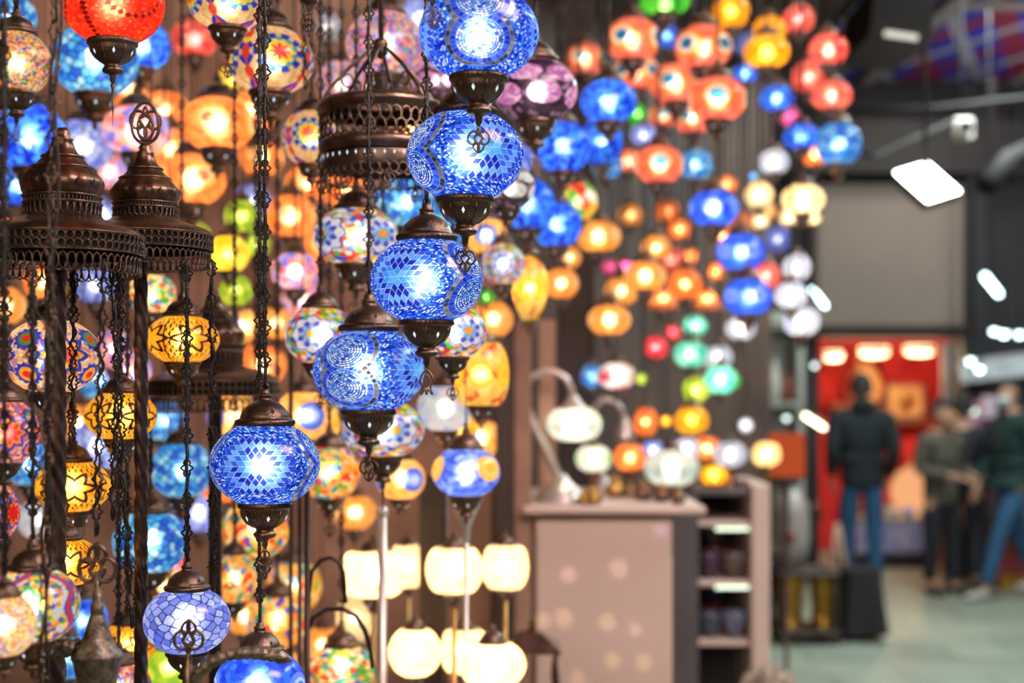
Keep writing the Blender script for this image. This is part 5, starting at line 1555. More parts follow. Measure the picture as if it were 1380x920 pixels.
for lb, px, py, Y, r, col in [
    ('cool spotlight first of the row over the far stall', 1340, 446, 11.4, 9, 0), ('cool spotlight in the middle of the row over the far stall', 1353, 449, 11.6, 11, 0), ('cool spotlight last of the row at the right edge', 1374, 450, 11.4, 10, 0),
    ('cool spotlight above the pink goods', 1308, 486, 11.5, 9, 0), ('cool spotlight lower above the pink goods', 1320, 497, 11.6, 9, 0), ('pale green spotlight beside the walker in dark green', 1311, 553, 11.78, 10, 1), ('small amber spotlight beside the olive-jacketed person', 1285, 556, 12.0, 8, 2),
    ('pale glint lamp on the grey cabinet', 1098, 492, 8.5, 8, 3), ('second pale glint lamp low on the grey cabinet', 1060, 563, 8.2, 8, 3),]:
    c = at(px, py, Y); s = Y / F
    e = empty('hanging_spotlight', c); tag(e, lb, 'spotlight')
    r *= .5
    MB().ball((0, 0, 0), r * s, 14, 10).build('bulb', [COOL_LED, glow('green_led', (.7, 1, .8), 4), glow('amber_led', (1, .5, .1), 2.5), glow('pale_led', (.85, 1, .97), 3)][col], e)
    MB().lathe([(r * s * 1.02, .01), (r * s * .9, r * s * 1.2), (r * s * .3, r * s * 1.7), (.001, r * s * 1.72)], 16).build('housing', BLACKMETAL, e)
    MB().tube([(0, 0, r * s * 1.6), (0, 0, (4.3 if px > 1020 else 3.75) - c.z)], .005, 6).build('cord', BLACKPAINT, e)
# dark awning with a lit edge, small square speaker
e = empty('hanging_awning', at(1192, 40, 6.6)); tag(e, 'black awning box with a pale lit edge at the top of the alley', 'awning')
s = 6.6 / F
MB().prism([(-38 * s, -.09), (42 * s, -.115), (46 * s, .10), (-30 * s, .14)], -.25, .35).build('box', BLACKPAINT, e)
MB().tube([(-20 * s, -.27, -.085), (22 * s, -.27, -.105)], 4 * s, 8).build('lit_edge', glow('edge_led', (1, .98, .85), .9), e)
for x in (-25, 30): MB().tube([(x * s, 0, .1), (x * s, 0, 4.3 - e.location.z)], .012, 6).build('hanger', BLACKPAINT, e)
e = empty('hanging_speaker', at(1296, 175, 9.0)); tag(e, 'small square white loudspeaker with a dark round cone under the ceiling beam', 'speaker')
MB().box((0, 0, 0), (.13, .1, .14), bev=.015).build('case', solid('speaker_white', (.5, .46, .43), .5), e)
MB().lathe([(.001, -.0), (.035, .01), (.045, .025)], 20).build('cone', BLACKMETAL, e, (0, -.055, 0)).rotation_euler = (PI / 2, 0, 0)
MB().tube([(0, .02, .06), (0, .02, 4.3 - e.location.z)], .012, 6).build('bracket', BLACKPAINT, e)
# conduit pipes and cables under the ceiling
for lb, pts, r in (('long dark pipe running across under the patterned ceiling', [(1150, 150, 8), (1260, 146, 8.3), (1420, 128, 8.5)], .018), ('thicker dark duct at the right under the ceiling', [(1330, 250, 9), (1360, 215, 9.2), (1420, 190, 9.6)], .07), ('sagging black cable beside the large azure lamp', [(1160, 205, 7.5), (1180, 212, 7.7), (1210, 196, 8), (1280, 165, 8.6)], .012)):
    P = [at(*p) for p in pts]
    simple('hanging_pipe', lb, 'pipe', MB().tube([tuple(p) for p in P], r, 10), BLACKPAINT)

# right-hand stall at the picture's edge
WSH = solid('white_stall_board', (.62, .68, .74), .5)
e = empty('market_stall', (at(1350, 0, 12.0).x, 12.0, 0)); tag(e, 'white-topped market stall under cool spotlights at the right edge', 'stall')
s = 12.0 / F; zq = lambda p: at(0, p, 12.0).z
V = [(-62 * s, -.1, zq(492)), (80 * s, -.1, zq(478)), (80 * s, .3, zq(470)), (-40 * s, .3, zq(484)), (-58 * s, -.1, zq(516)), (80 * s, -.1, zq(500)), (80 * s, .3, zq(500)), (-40 * s, .3, zq(505))]
MB().add(V, [[0, 1, 2, 3], [7, 6, 5, 4], [0, 4, 5, 1], [1, 5, 6, 2], [2, 6, 7, 3], [3, 7, 4, 0]], smooth=False).build('sloping_canopy', WSH, e)
for x in (-35, 70): MB().box((x * s, .2, zq(500) / 2), (.05, .05, zq(500)), bev=.005).build('upright', DARKW, e)
MB().box((20 * s, .15, zq(690) / 2), (.6, .35, zq(690)), bev=.02).build('cabinet', solid('stall_cabinet', (.12, .11, .13), .6), e)
MB().box((20 * s, .27, (zq(690) + zq(500)) / 2), (.62, .03, zq(500) - zq(690)), bev=.01).build('back_board', solid('stall_back', (.10, .09, .12), .7), e)
for i, (px, py, w, h, c_) in enumerate(((1318, 560, 26, 40, (.55, .25, .42)), (1332, 548, 18, 30, (.62, .5, .6)), (1322, 605, 24, 34, (.45, .38, .5)), (1316, 650, 22, 30, (.4, .28, .3)), (1304, 694, 22, 36, (.5, .42, .36)))):
    c = at(px, py, 11.82 if i != 1 else 11.66)
    lb = ['pink folded bag hanging on the far stall', 'pale lilac bag hanging beside the pink one', 'mauve bag hanging under the pink one', 'dusty rose bag below the mauve one', 'cream bag lowest on the far stall'][i]
    e = empty('hanging_bag', c); tag(e, lb, 'bag', 'bags hanging on the far stall')
    w, h = w * .0059, h * .0059
    MB().prism([(-w / 2, -h / 2), (w / 2, -h / 2), (w * .42, h / 2), (-w * .42, h / 2)], -.05, .05).build('body', solid('bag_%d' % i, c_, .7), e)
    MB().tube([(w * .2 * math.cos(a), 0, h / 2 + h * .25 * math.sin(a)) for a in np.linspace(0, PI, 9)], .008, 6).build('handle', DARKW, e)
c = at(1366, 745, 11.7)
e = empty('floor_parcel', (c.x, 11.75, 0)); tag(e, 'red and yellow parcel standing on the floor behind the walker in green', 'parcel')
MB().prism([(-.1, .09), (.1, .09), (.12, .42), (.06, .5), (-.07, .5), (-.12, .4)], -.08, .08).build('body', solid('parcel_red', (.55, .1, .11), .6), e)
MB().prism([(-.09, 0), (.09, 0), (.105, .1), (-.105, .1)], -.085, .085).build('yellow_base', solid('parcel_yellow', (.65, .45, .02), .6), e)

# ------------------------------------------------------------------ white counter with table lamps, shelf unit, brass vases
YC = 4.45
x0, x1 = at(722, 0, YC).x, at(906, 0, YC).x
zt = at(0, 681, YC).z
e = empty('counter', ((x0 + x1) / 2, YC + .4, 0)); tag(e, 'tall white counter with blank front carrying table lamps', 'counter')
W = x1 - x0
MB().box((0, 0, (zt - .04) / 2), (W, .8, zt - .04), bev=.006).build('body', PALEW, e)
MB().box((.03, 0, zt - .012), (W + .14, .9, .024), bev=.006).build('top', PALEW, e)
TOPZ = zt
YS = 5.45; s = YS / F
xa, xb = at(903, 0, YS).x, at(1038, 0, YS).x
zz = lambda p: at(0, p, YS).z
e = empty('display_shelf', ((xa + xb) / 2, YS + .25, 0)); tag(e, 'grey open display shelf with lit shelf edges beside the white counter', 'shelf unit')
hw = (xb - xa) / 2
MB().box((-hw + .055, 0, zz(668) / 2), (.11, .5, zz(668)), bev=.004).build('inner_side', GREYIN, e)
MB().box((hw - .035, 0, zz(652) / 2), (.07, .5, zz(652)), bev=.006).build('end_panel', PALEW, e)
MB().box((0, .24, zz(668) / 2), (2 * hw, .02, zz(668)), bev=.004).build('back_panel', GREYIN, e)
SH = []
for p in (664, 706, 787, 868):
    SH.append(zz(p))
    MB().box((0, 0, zz(p)), (2 * hw - .15, .46, .022), bev=.004).build('shelf_board', PALEW if p != 664 else GREYIN, e)
for p in (713, 792):
    MB().tube([(-.015, -.235, zz(p)), (hw - .08, -.235, zz(p))], .006, 8).build('led_strip', glow('shelf_led_%d' % p, (.85, 1, .75), 2.2), e)
# bowls on the shelf
bowl_cols = [(.05, .025, .05), (.16, .05, .06), (.09, .07, .065), (.05, .06, .09), (.14, .02, .03), (.10, .12, .2), (.2, .16, .14), (.06, .08, .16)]
bl = ['dark plum bowl on the upper bay nearest the counter', 'dark red bowl in the middle of the upper bay', 'brown bowl at the end of the upper bay', 'slate bowl on the lower bay nearest the counter', 'crimson bowl in the middle of the lower bay', 'blue grey bowl at the end of the lower bay',
      'buff bowl standing on the red one in the upper bay', 'deep blue bowl standing on the crimson one']
BOWL = MB().lathe([(.03, 0), (.032, .006), (.06, .03), (.08, .07), (.085, .1), (.079, .1), (.055, .035), (.001, .02)], 28)
XS = (xa + xb) / 2
for i, (dx, lvl, dz) in enumerate(((-.026, 2, 0), (.02, 2, 0), (.066, 2, 0), (-.026, 3, 0), (.02, 3, 0), (.066, 3, 0), (.02, 2, .105), (.02, 3, .105))):
    m = solid('bowl_%d' % i, bowl_cols[i], .25, 0, [c_ * 1.8 for c_ in bowl_cols[i]], 30)
    px = XS + dx * 1.05
    me = BOWL.mesh('bowl', m)
    o = place('bowl', me, None, (px, YS + (.32 if i in (1, 4, 6, 7) else .10), SH[lvl] + .012 + dz), scale=(.58, .58, 1))
    tag(o, bl[i], 'bowl', 'glazed bowls on the display shelf')
# sack of rags at its foot
b = MB().lathe([(.2, 0), (.27, .05), (.29, .2), (.25, .36), (.16, .44), (.07, .46), (.001, .45)], 48, rmod=lambda th, Z, i: 1 + .10 * np.sin(5 * th + Z * 9) + .06 * np.sin(11 * th - Z * 23))
simple('cloth_sack', 'lumpy brown and cream patterned sack on the floor before the display shelf', 'sack', b, solid('mottled_cloth', (.42, .33, .27), .9, 0, (.08, .05, .04), 22, bump=.4), (at(1036, 0, 4.95).x, 4.95, 0)).scale = (.5, .5, 1.42)

# swan-neck table lamp and the lamps standing on the counter
def swan():
    Y = 4.62; s = Y / F; c = at(757, 0, Y)
    e = empty('swan_neck_lamp', (c.x, Y, TOPZ)); tag(e, 'white swan-neck table lamp arching over the counter', 'table lamp')
    z = lambda p: at(0, p, Y).z - TOPZ
    X = lambda p: (p - 757) * s
    MB().lathe([(36 * s, 0), (37 * s, .012), (30 * s, .03), (18 * s, .05), (10 * s, .07), (6 * s, .09)], 32).build('base', SILVER, e)
    P = [(757, 668), (752, 640), (738, 610), (722, 580), (711, 550), (708, 525), (716, 508), (733, 500), (750, 501), (763, 510), (770, 524), (771, 536)]
    P = [(X(a), 0, z(b_)) for a, b_ in P]
    MB().tube(P, [.016, .015, .014, .013, .0125, .012, .012, .0115, .011, .011, .0105, .0105], 12).build('neck', SILVER, e)
    MB().lathe([(20 * s, z(552)), (18 * s, z(549)), (11 * s, z(542)), (5 * s, z(532))], 28, c=(X(772), 0, 0)).build('holder', SILVER, e)
    a = 37 * s
    place('shade', globe_mesh('white_confetti', P_CONF[1], 220, 96, .46, 'oval'), e, (X(774), 0, z(571)), 0, (a, a, 22 * s / .888))
    bulb_light(e, (X(774), 0, z(571)), .7, (1, .85, .62), .02)
swan()
def swan_small():
    Y = 5.3; s = Y / F
    e = empty('swan_neck_lamp', (at(812, 0, Y).x, Y, TOPZ)); tag(e, 'smaller swan-neck lamp behind the white one on the counter', 'table lamp')
    z = lambda p: at(0, p, Y).z - TOPZ
    X = lambda p: (p - 812) * s
    MB().lathe([(20 * s, 0), (20 * s, .01), (8 * s, .03), (4 * s, .05)], 24).build('base', SILVER, e)
    MB().tube([(X(a), 0, z(b_)) for a, b_ in ((812, 655), (804, 620), (796, 580), (798, 552), (812, 538), (828, 540), (838, 552), (842, 566))], .011, 10).build('neck', SILVER, e)
    MB().lathe([(14 * s, z(590)), (13 * s, z(580)), (5 * s, z(566)), (3 * s, z(560))], 20, c=(X(842), 0, 0)).build('shade', SILVER, e)
swan_small()
def table_lamp(label, px, py, w, Y, pat, ratio=.85, pw=1.6, base=None, shape='oval'):
    s = Y / F; c = at(px, py, Y); a = w * s / 2
    zb = TOPZ if base is None else base
    e = empty('table_lamp', (c.x, Y, zb)); tag(e, label, 'table lamp', 'small lamps standing on the counter')
    h = c.z - zb
    place('globe', globe_mesh(pat[0], pat[1], 120, 56, .46, shape), e, (0, 0, h), px, (a, a, a * ratio))
    b0 = h - a * ratio * .888
    MB().lathe([(a * .5, 0), (a * .52, .006), (a * .3, max(.008, b0 * .35)), (a * .22, max(.012, b0 * .6)), (a * .46, max(.02, b0) - .002), (a * .5, max(.022, b0) + .006), (a * .44, max(.022, b0) + .008)], 28).build('base', BRONZE_WARM, e)
    k = a
    place('top_cap', upper_cap(24), e, (0, 0, h + a * ratio * .888), scale=(k * .7,) * 3)
    bulb_light(e, (0, 0, h), POW * pw * (a / .08) ** 2, (1, .88, .7), .2 * a)
for lb, px, py, w, Y, pt, ra, pw in [
    ('green and white table lamp behind the swan-neck base', 800, 618, 48, 4.85, P_FRESH, .8, .9), ('orange table lamp next to the green and white one', 849, 616, 44, 4.85, P_ORA, .9, 1.2),
    ('wide white and turquoise table lamp, brightest on the counter', 905, 630, 74, 4.75, P_CONF, .72, .55), ('violet table lamp squeezed behind the wide white one', 880, 606, 28, 5.12, P_PERI, .9, 1.2),
    ('pale blue table lamp behind the wide white one', 926, 604, 34, 5.18, P_ICE, .9, .9)]:
    table_lamp(lb, px, py, w, Y, pt, ra, pw)
SHT = zz(664) + .012
for lb, px, py, w, Y, pt, ra, pw in [
    ('amber table lamp with a hot glint at the shelf end', 962, 640, 36, 5.56, P_AMB, .85, 1.4), ('orange table lamp at the back of the display shelf', 953, 604, 34, 5.75, P_ORA, .95, 1.6),
    ('bright white table lamp on the display shelf', 984, 612, 46, 5.6, P_ICE, .8, .6), ('small red orange lamp at the corner of the display shelf', 1006, 656, 13, 5.62, P_ORA, 1.3, 1.5)]:
    table_lamp(lb, px, py, w, Y, pt, ra, pw, base=SHT if px < 1001 else SHT)
# small dark goods between the lamps
for i, (px, py, Y, r) in enumerate(((800, 668, 4.5, .028), (829, 664, 4.8, .035), (866, 668, 4.68, .03), (914, 664, 4.5, .022), (786, 672, 4.5, .022), (892, 664, 4.62, .03))):
    lb = ['little copper pot in front of the green and white lamp', 'squat copper pot before the orange table lamp', 'dark round pot beside the wide white lamp', 'dark pot at the counter end', 'tiny gold pot beside the swan-neck base', 'dark pot in front of the wide white lamp'][i]
    c = at(px, py, Y)
    e = empty('small_pot', (c.x, Y, TOPZ)); tag(e, lb, 'pot', 'small pots on the counter')
    MB().lathe([(r * .6, 0), (r, r * .4), (r * 1.05, r * .8), (r * .7, r * 1.3), (r * .6, r * 1.5), (r * .75, r * 1.6)], 20).build('body', BRASS if i in (0, 4, 1) else BRONZE_WARM, e)
    MB().lathe([(r * .75, r * 1.6), (r * .5, r * 1.8), (r * .12, r * 1.95), (r * .14, r * 2.1), (.0005, r * 2.15)], 16).build('lid', BRASS, e)

# passage goods: orange drum shade, kettle, brass vases on a low table, grey cabinet
Y = 9.25; s = Y / F
TZ = at(0, 842, Y).z
UZ = at(0, 766, Y).z
e = empty('goods_rack', (at(1083, 0, Y).x, Y, 0)); tag(e, 'dark two-tier rack holding brass vases below and a grey urn on top', 'rack')
hw = 40 * s
MB().box((0, 0, TZ - .02), (2 * hw, .46, .03), bev=.006).build('lower_board', DARKW, e)
MB().box((0, 0, UZ - .012), (2 * hw, .46, .024), bev=.006).build('upper_board', DARKW, e)
for x in (-1, 1):
    for y in (-1, 1): MB().box((x * (hw - .02), y * .2, UZ / 2 - .012), (.03, .03, UZ - .024), bev=.005).build('leg', DARKW, e)
GOLDP = solid('hammered_brass', (.62, .33, .05), .3, .85, (.2, .09, .02), 40, bump=.5)
for i, (px, w, top) in enumerate(((1063, 42, 770), (1108, 33, 772))):
    c = at(px, 0, Y - .05); H = min(at(0, top, Y - .05).z, UZ - .035) - TZ; r = w * s / 2
    e = empty('brass_vase', (c.x, Y - .05, TZ - .004)); tag(e, ['wide patterned brass vase on the lower board of the rack', 'slim patterned brass vase beside the black cloth'][i], 'vase', 'brass vases on the rack')
    MB().lathe([(r * .96, 0), (r * 1.0, .012), (r * .88, .03), (r * .84, H * .35), (r * .9, H * .7), (r * 1.0, H * .94), (r * 1.05, H), (r * .95, H), (r * .8, H * .6), (.001, H * .1)], 40, rmod=lambda th, Z, i_: 1 + .03 * np.sin(10 * th + Z * 60)).build('body', GOLDP, e)
    MB().lathe([(r * 1.06, H - .012), (r * 1.12, H - .004), (r * 1.06, H + .004)], 32).build('rim', BRASS, e)
    MB().lathe([(r * .98, 0), (r * 1.04, .008), (r * .96, .016)], 32).build('foot_ring', BRASS, e)
b = MB()
n = 30
P0 = []
for lay, off in ((0, 0), (1, .012)):
    for r_ in range(9):
        t = r_ / 8
        for k in range(n):
            a = 2 * PI * k / n
            q = .16 + .05 * t + (.025 * t * math.sin(5 * a)) + off
            P0.append((max(-.9, math.copysign(abs(math.cos(a)) ** .6, math.cos(a))) * q * .75, math.copysign(abs(math.sin(a)) ** .6, math.sin(a)) * q, -.40 * t))
V = np.array(P0); Q = []
for lay in range(2):
    for r_ in range(8):
        for k in range(n):
            a0 = lay * 9 * n + r_ * n + k; a1 = lay * 9 * n + r_ * n + (k + 1) % n
            Q.append([a0, a1, a1 + n, a0 + n] if lay else [a1, a0, a0 + n, a1 + n])
b.add(V, Q)
b.disc((0, 0, 0.0), .125, 24)
zc2 = at(0, 766, 9.3).z
e = empty('draped_stool', (at(1158, 0, 9.3).x, 9.3, 0)); tag(e, 'box stool under a black draped cloth beside the brass vases', 'stool')
MB().box((0, 0, zc2 / 2), (.17, .24, zc2 - .02), bev=.01).build('box', DARKW, e)
b.build('black_cloth', solid('black_cloth', (.012, .009, .012), .85), e, (0, 0, zc2))
e = empty('metal_urn', (at(1066, 0, 9.3).x, 9.3, UZ)); tag(e, 'grey metal urn with a dark red lid knob behind the brass vases', 'urn')
s3 = 9.3 / F; z3 = lambda p: at(0, p, 9.3).z - UZ
MB().lathe([(15 * s3, 0), (16 * s3, .01), (22 * s3, z3(750)), (25 * s3, z3(730)), (24 * s3, z3(690)), (20 * s3, z3(672)), (10 * s3, z3(660)), (.001, z3(656))], 32).build('body', solid('urn_grey', (.34, .31, .30), .5, .1, (.2, .17, .16), 6), e)
MB().ball((-6 * s3, -.1, z3(722)), (.05, .03, .05), 14, 10).build('red_knob', solid('knob_red', (.2, .02, .02), .3), e)
MB().tube([(.08, 0, z3(690)), (.16, 0, z3(680)), (.2, 0, z3(700))], .014, 8).build('spout', BRONZE, e)
e = empty('wooden_trestle', (at(1126, 0, 9.65).x, 9.65, 0)); tag(e, 'tan wooden trestle leaning behind the draped stool', 'trestle')
for x0_, x1_ in ((-.06, .02), (.12, .03)):
    MB().tube([(x0_, 0, .01), (x1_, .05, at(0, 706, 9.65).z)], .016, 8).build('strut', solid('tan_wood', (.32, .2, .13), .6), e)
MB().tube([(-.02, .02, .5), (.08, .02, .5)], .012, 8).build('crossbar', solid('tan_wood_bar', (.3, .2, .13), .6), e)
# tall grey glazed cabinet behind the shelf
YG = 10.6; s4 = YG / F; z4 = lambda p: at(0, p, YG).z
e = empty('display_cabinet', (at(1045, 0, YG).x, YG + .12, 0)); tag(e, 'tall pale grey glazed cabinet at the end of the lamp rows', 'cabinet')
hw = 34 * s4
GCAB = solid('grey_green_paint', (.36, .37, .33), .5, 0, (.28, .29, .26), 4)
MB().box((0, .1, z4(436) / 2), (2 * hw, .04, z4(436)), bev=.004).build('back_panel', solid('cabinet_back', (.26, .27, .25), .5), e)
for x in (-1, 1): MB().box((x * hw, 0, z4(436) / 2), (.05, .26, z4(436)), bev=.006).build('side_post', GCAB, e)
for p in (440, 545, 640, 740, 850): MB().box((0, 0, z4(p)), (2 * hw, .26, .035), bev=.005).build('shelf_board', GCAB, e)
MB().prism([(-hw * 1.1, z4(436)), (hw * 1.1, z4(436)), (hw * .9, z4(420)), (-hw * .9, z4(420))], -.15, .13).build('cornice', GCAB, e)
for i, (px, py, h, c_) in enumerate(((1029, 640, .28, (.5, .5, .48)), (1058, 640, .22, (.55, .2, .1)), (1029, 545, .2, (.42, .45, .42)), (1047, 545, .3, (.5, .48, .44)), (1065, 545, .24, (.4, .12, .08)), (1030, 740, .2, (.1, .1, .12)))):
    c = at(px, py, YG)
    lb = ['grey jar on the third shelf of the grey cabinet', 'terracotta jar beside the grey jar', 'short green grey jar on the upper shelf of the cabinet', 'tall cream jar on the upper shelf of the cabinet', 'red brown jar at the cabinet post', 'black jar low in the grey cabinet'][i]
    simple('jar', lb, 'jar', MB().lathe([(.028, 0), (.042, .02), (.05, h * .4), (.042, h * .7), (.021, h * .85), (.026, h), (.02, h), (.001, h * .8)], 24), solid('jar_%d' % i, c_, .3), (c.x, YG + .11, c.z + .019), group='jars in the grey cabinet')
Y = 6.55
e = empty('drum_shade_lamp', (at(1060, 0, Y).x, Y, 0)); tag(e, 'orange red drum shade lamp on a stand beside the display shelf', 'lamp')
s5 = Y / F; z5 = lambda p: at(0, p, Y).z
MB().lathe([(25 * s5, z5(641)), (24 * s5, z5(585)), (22 * s5, z5(584)), (23 * s5, z5(640))], 36).build('shade', glow('orange_shade_glow', (.85, .13, .04), .55), e)
MB().lathe([(23 * s5, z5(645)), (24 * s5, z5(641)), (5 * s5, z5(648)), (3 * s5, z5(690)), (3 * s5, .03), (.06, .02), (.06, 0)], 28).build('stand', BRONZE, e)
c = at(1033, 612, 6.3)
e = empty('table_lamp', (c.x, 6.3, 0)); tag(e, 'warm white globe lamp on a stand just left of the orange drum shade', 'lamp')
place('globe', globe_mesh('white_cream_glass', P_MILK[1], 120, 56, .46, 'oval'), e, (0, 0, c.z), 0, (.062, .062, .06)); bulb_light(e, (0, 0, c.z), .45, (1, .75, .45), .015)
MB().lathe([(.1, 0), (.1, .015), (.012, .03), (.010, c.z - .09), (.03, c.z - .06), (.031, c.z - .045)], 24).build('stand', BRASS, e)
# ------------------------------------------------------------------ people in the alley
SKIN = solid('skin', (.45, .25, .17), .55, 0, (.40, .21, .14), 8)
HAIR = solid('black_hair', (.003, .0025, .0025), .7, 0, (.02, .016, .014), 60)
def skin_obj(name, pts, edges, rad, m, parent, root=0, sub=2):
    me = bpy.data.meshes.new(name)
    me.from_pydata([tuple(p) for p in pts], edges, [])
    me.materials.append(m)
    o = bpy.data.objects.new(name, me); COL.objects.link(o); o.parent = parent
    md = o.modifiers.new('skin', 'SKIN'); md.use_smooth_shade = True; md.branch_smoothing = .3
    for i, v in enumerate(me.skin_vertices[0].data):
        r = rad[i]; v.radius = r if isinstance(r, tuple) else (r, r); v.use_root = (i == root)
    if sub: sd = o.modifiers.new('sub', 'SUBSURF'); sd.levels = sub; sd.render_levels = sub
    return o


class Sk:
    def __init__(self): self.p, self.e, self.r = [], [], []
    def add(self, p, r, to=None):
        self.p.append(Vector(p)); self.r.append(r)
        if to is not None: self.e.append((to, len(self.p) - 1))
        return len(self.p) - 1
    def chain(self, pr, to):
        for p, r in pr: to = self.add(p, r, to)
        return to


def hand(S, wrist, wi, d, side, k=1.0):
    """palm, four fingers and a thumb from a wrist; d = pointing direction"""
    d = Vector(d).normalized(); out = Vector((0, -1, 0)) if abs(d.y) < .7 else Vector((1, 0, 0))
    wv = d.cross(out).normalized(); out = wv.cross(d)
    palm = S.add(wrist + d * .05 * k, (.03 * k, .018 * k), wi)
    for i, (sp_, ln) in enumerate(((-.027, .068), (-.009, .078), (.009, .074), (.026, .058))):
        a = wrist + d * .088 * k + out * sp_ * k
        b = a + d * ln * .5 * k + wv * .006 * side
        c = b + d * ln * .42 * k + wv * .016 * side
        S.chain([(a, .0095 * k), (b, .0085 * k), (c, .007 * k)], palm)
    t = wrist + d * .035 * k + out * -.032 * k
    S.chain([(t, .011 * k), (t + d * .03 * k - out * .016 * k, .010 * k), (t + d * .055 * k - out * .02 * k, .008 * k)], palm)


def person(label, x, y, facing, J, top, topm, legm, hair='short', shoe=None, mask=False, coat=0.0, hood=False):
    """J: joints in metres, person faces -y before turning; top = (jacket radii scale)"""
    e = empty('person', (x, y, 0), facing); tag(e, label, 'person')
    S = Sk(); V = Vector
    pel = S.add(J['pelvis'], (.135, .10))
    wa = S.add(J['waist'], (.13, .09), pel); ch = S.add(J['chest'], (.15, .10), wa); sh = S.add(J['sternum'], (.10, .075), ch)
    nk = S.add(J['neck'], .052, sh)
    h = V(J['head']); f = V(J.get('look', (0, -1, 0))).normalized(); side = f.cross(V((0, 0, 1)))
    jaw = S.add(h + V((0, 0, -.075)) + f * .02, (.058, .062), nk); hd = S.add(h + V((0, 0, .01)), (.073, .088), jaw); tp = S.add(h + V((0, 0, .085)), (.058, .07), hd)
    S.chain([(h + f * .088 + V((0, 0, -.01)), .017), (h + f * .108 + V((0, 0, -.025)), .013)], hd)
    for q in (-1, 1): S.chain([(h + side * q * .078 - f * .005, .018), (h + side * q * .092 - f * .012 + V((0, 0, .01)), .012)], hd)
    limbs = {}
    for q, n in ((1, 'l'), (-1, 'r')):
        a = S.chain([(J['sh_' + n], .05), (J['el_' + n], .040), (J['wr_' + n], .026)], sh)
        hand(S, V(J['wr_' + n]), a, V(J['wr_' + n]) - V(J['el_' + n]), q)
        S.chain([(J['hip_' + n], .085), (J['kn_' + n], .055), (V(J['an_' + n]), .030), (V(J['an_' + n]) + V(J.get('toe_' + n, (0, -.14, -.055))), (.020, .014))], pel)
    skin_obj('body', S.p, S.e, S.r, SKIN, e)
    # eyes and mouth
    for q in (-1, 1):
        MB().ball(tuple(h + f * .083 + side * q * .03 + V((0, 0, .012))), .0095, 10, 8).build('eye', HAIR, e)
    MB().ball(tuple(h + f * .083 + V((0, 0, -.055))), (.022, .012, .006), 10, 8).build('mouth', solid('lips', (.35, .11, .1), .5), e)
    # hair
    b = MB()
    ph = np.linspace(-.15, PI / 2, 9)
    bb = MB().lathe([(max(.001, math.cos(p)) * .092, .112 * math.sin(p)) for p in ph], 24, rmod=lambda th, Z, i: 1 + .03 * np.sin(7 * th + i))
    Vv = bb.v[0].copy()
    # hairline: lift over the face
    fx_, fy_ = f.x, f.y
    dot = (Vv[:, 0] * fx_ + Vv[:, 1] * fy_) / .092
    Vv[:, 2] = np.where((dot > .35) & (Vv[:, 2] < .05), .05, Vv[:, 2])
    low = (Vv[:, 2] < .02) & (dot < .3)
    Vv[low, 2] -= {'short': .05, 'long': .20, 'none': .02}[hair]
    b.add(Vv + np.array(h - f * .012 + V((0, 0, .022))), bb.q[0][0])
    b.build('hair', HAIR, e)
    if mask:
        MB().ball(tuple(h + f * .055 + V((0, 0, -.05))), (.058, .058, .05), 16, 12).build('face_mask', solid('mask_pale', (.55, .62, .66), .7), e)
    # trousers
    S = Sk(); p = S.add(V(J['pelvis']) + V((0, 0, .06)), (.148, .112)); p2 = S.add(V(J['pelvis']) + V((0, 0, -.03)), (.15, .118), p)
    for n in 'lr':
        an = V(J['an_' + n])
        S.chain([(J['hip_' + n], .098), ((V(J['hip_' + n]) + V(J['kn_' + n])) / 2, .086), (J['kn_' + n], .07), ((V(J['kn_' + n]) + an) / 2, .064), (an + V((0, 0, .03)), .056)], p2)
    skin_obj('trousers', S.p, S.e, S.r, legm, e)
    # jacket
    S = Sk(); k = top
    hem = V(J['pelvis']) + V((0, 0, -.05 - coat))
    p = S.add(V(J['pelvis']) + V((0, 0, .10)), (.165 * k, .125 * k)); S.add(hem, (.168 * k, .13 * k), p)
    c1 = S.chain([(J['waist'], (.165 * k, .12 * k)), (J['chest'], (.18 * k, .128 * k)), (J['sternum'], (.13 * k, .10 * k)), (V(J['neck']) + V((0, 0, -.005)), .068)], p)
    st = c1 - 1
    for n in 'lr':
        w = V(J['wr_' + n]); el = V(J['el_' + n])
        S.chain([(J['sh_' + n], .074 * k), ((V(J['sh_' + n]) + el) / 2, .066 * k), (el, .058 * k), (w * .9 + el * .1, .046 * k)], st)
    skin_obj('jacket', S.p, S.e, S.r, topm, e)
    if hood:
        MB().ball(tuple(V(J['neck']) + V((0, .06, .0))), (.10, .07, .06), 16, 10).build('hood', topm, e)
    sm = shoe or solid('dark_shoes', (.02, .018, .018), .5)
    for n in 'lr':
        a = V(J['an_' + n]); t = a + V(J.get('toe_' + n, (0, -.14, -.055)))
        S = Sk(); i0 = S.add(a + V((0, .035, -.045)), (.042, .04)); S.chain([(a + V((0, -.02, -.03)), (.044, .045)), (t + V((0, -.02, .005)), (.042, .03)), (t + V((0, -.055, .0)), (.03, .022))], i0)
        skin_obj('shoe', S.p, S.e, S.r, sm, e)
    return e


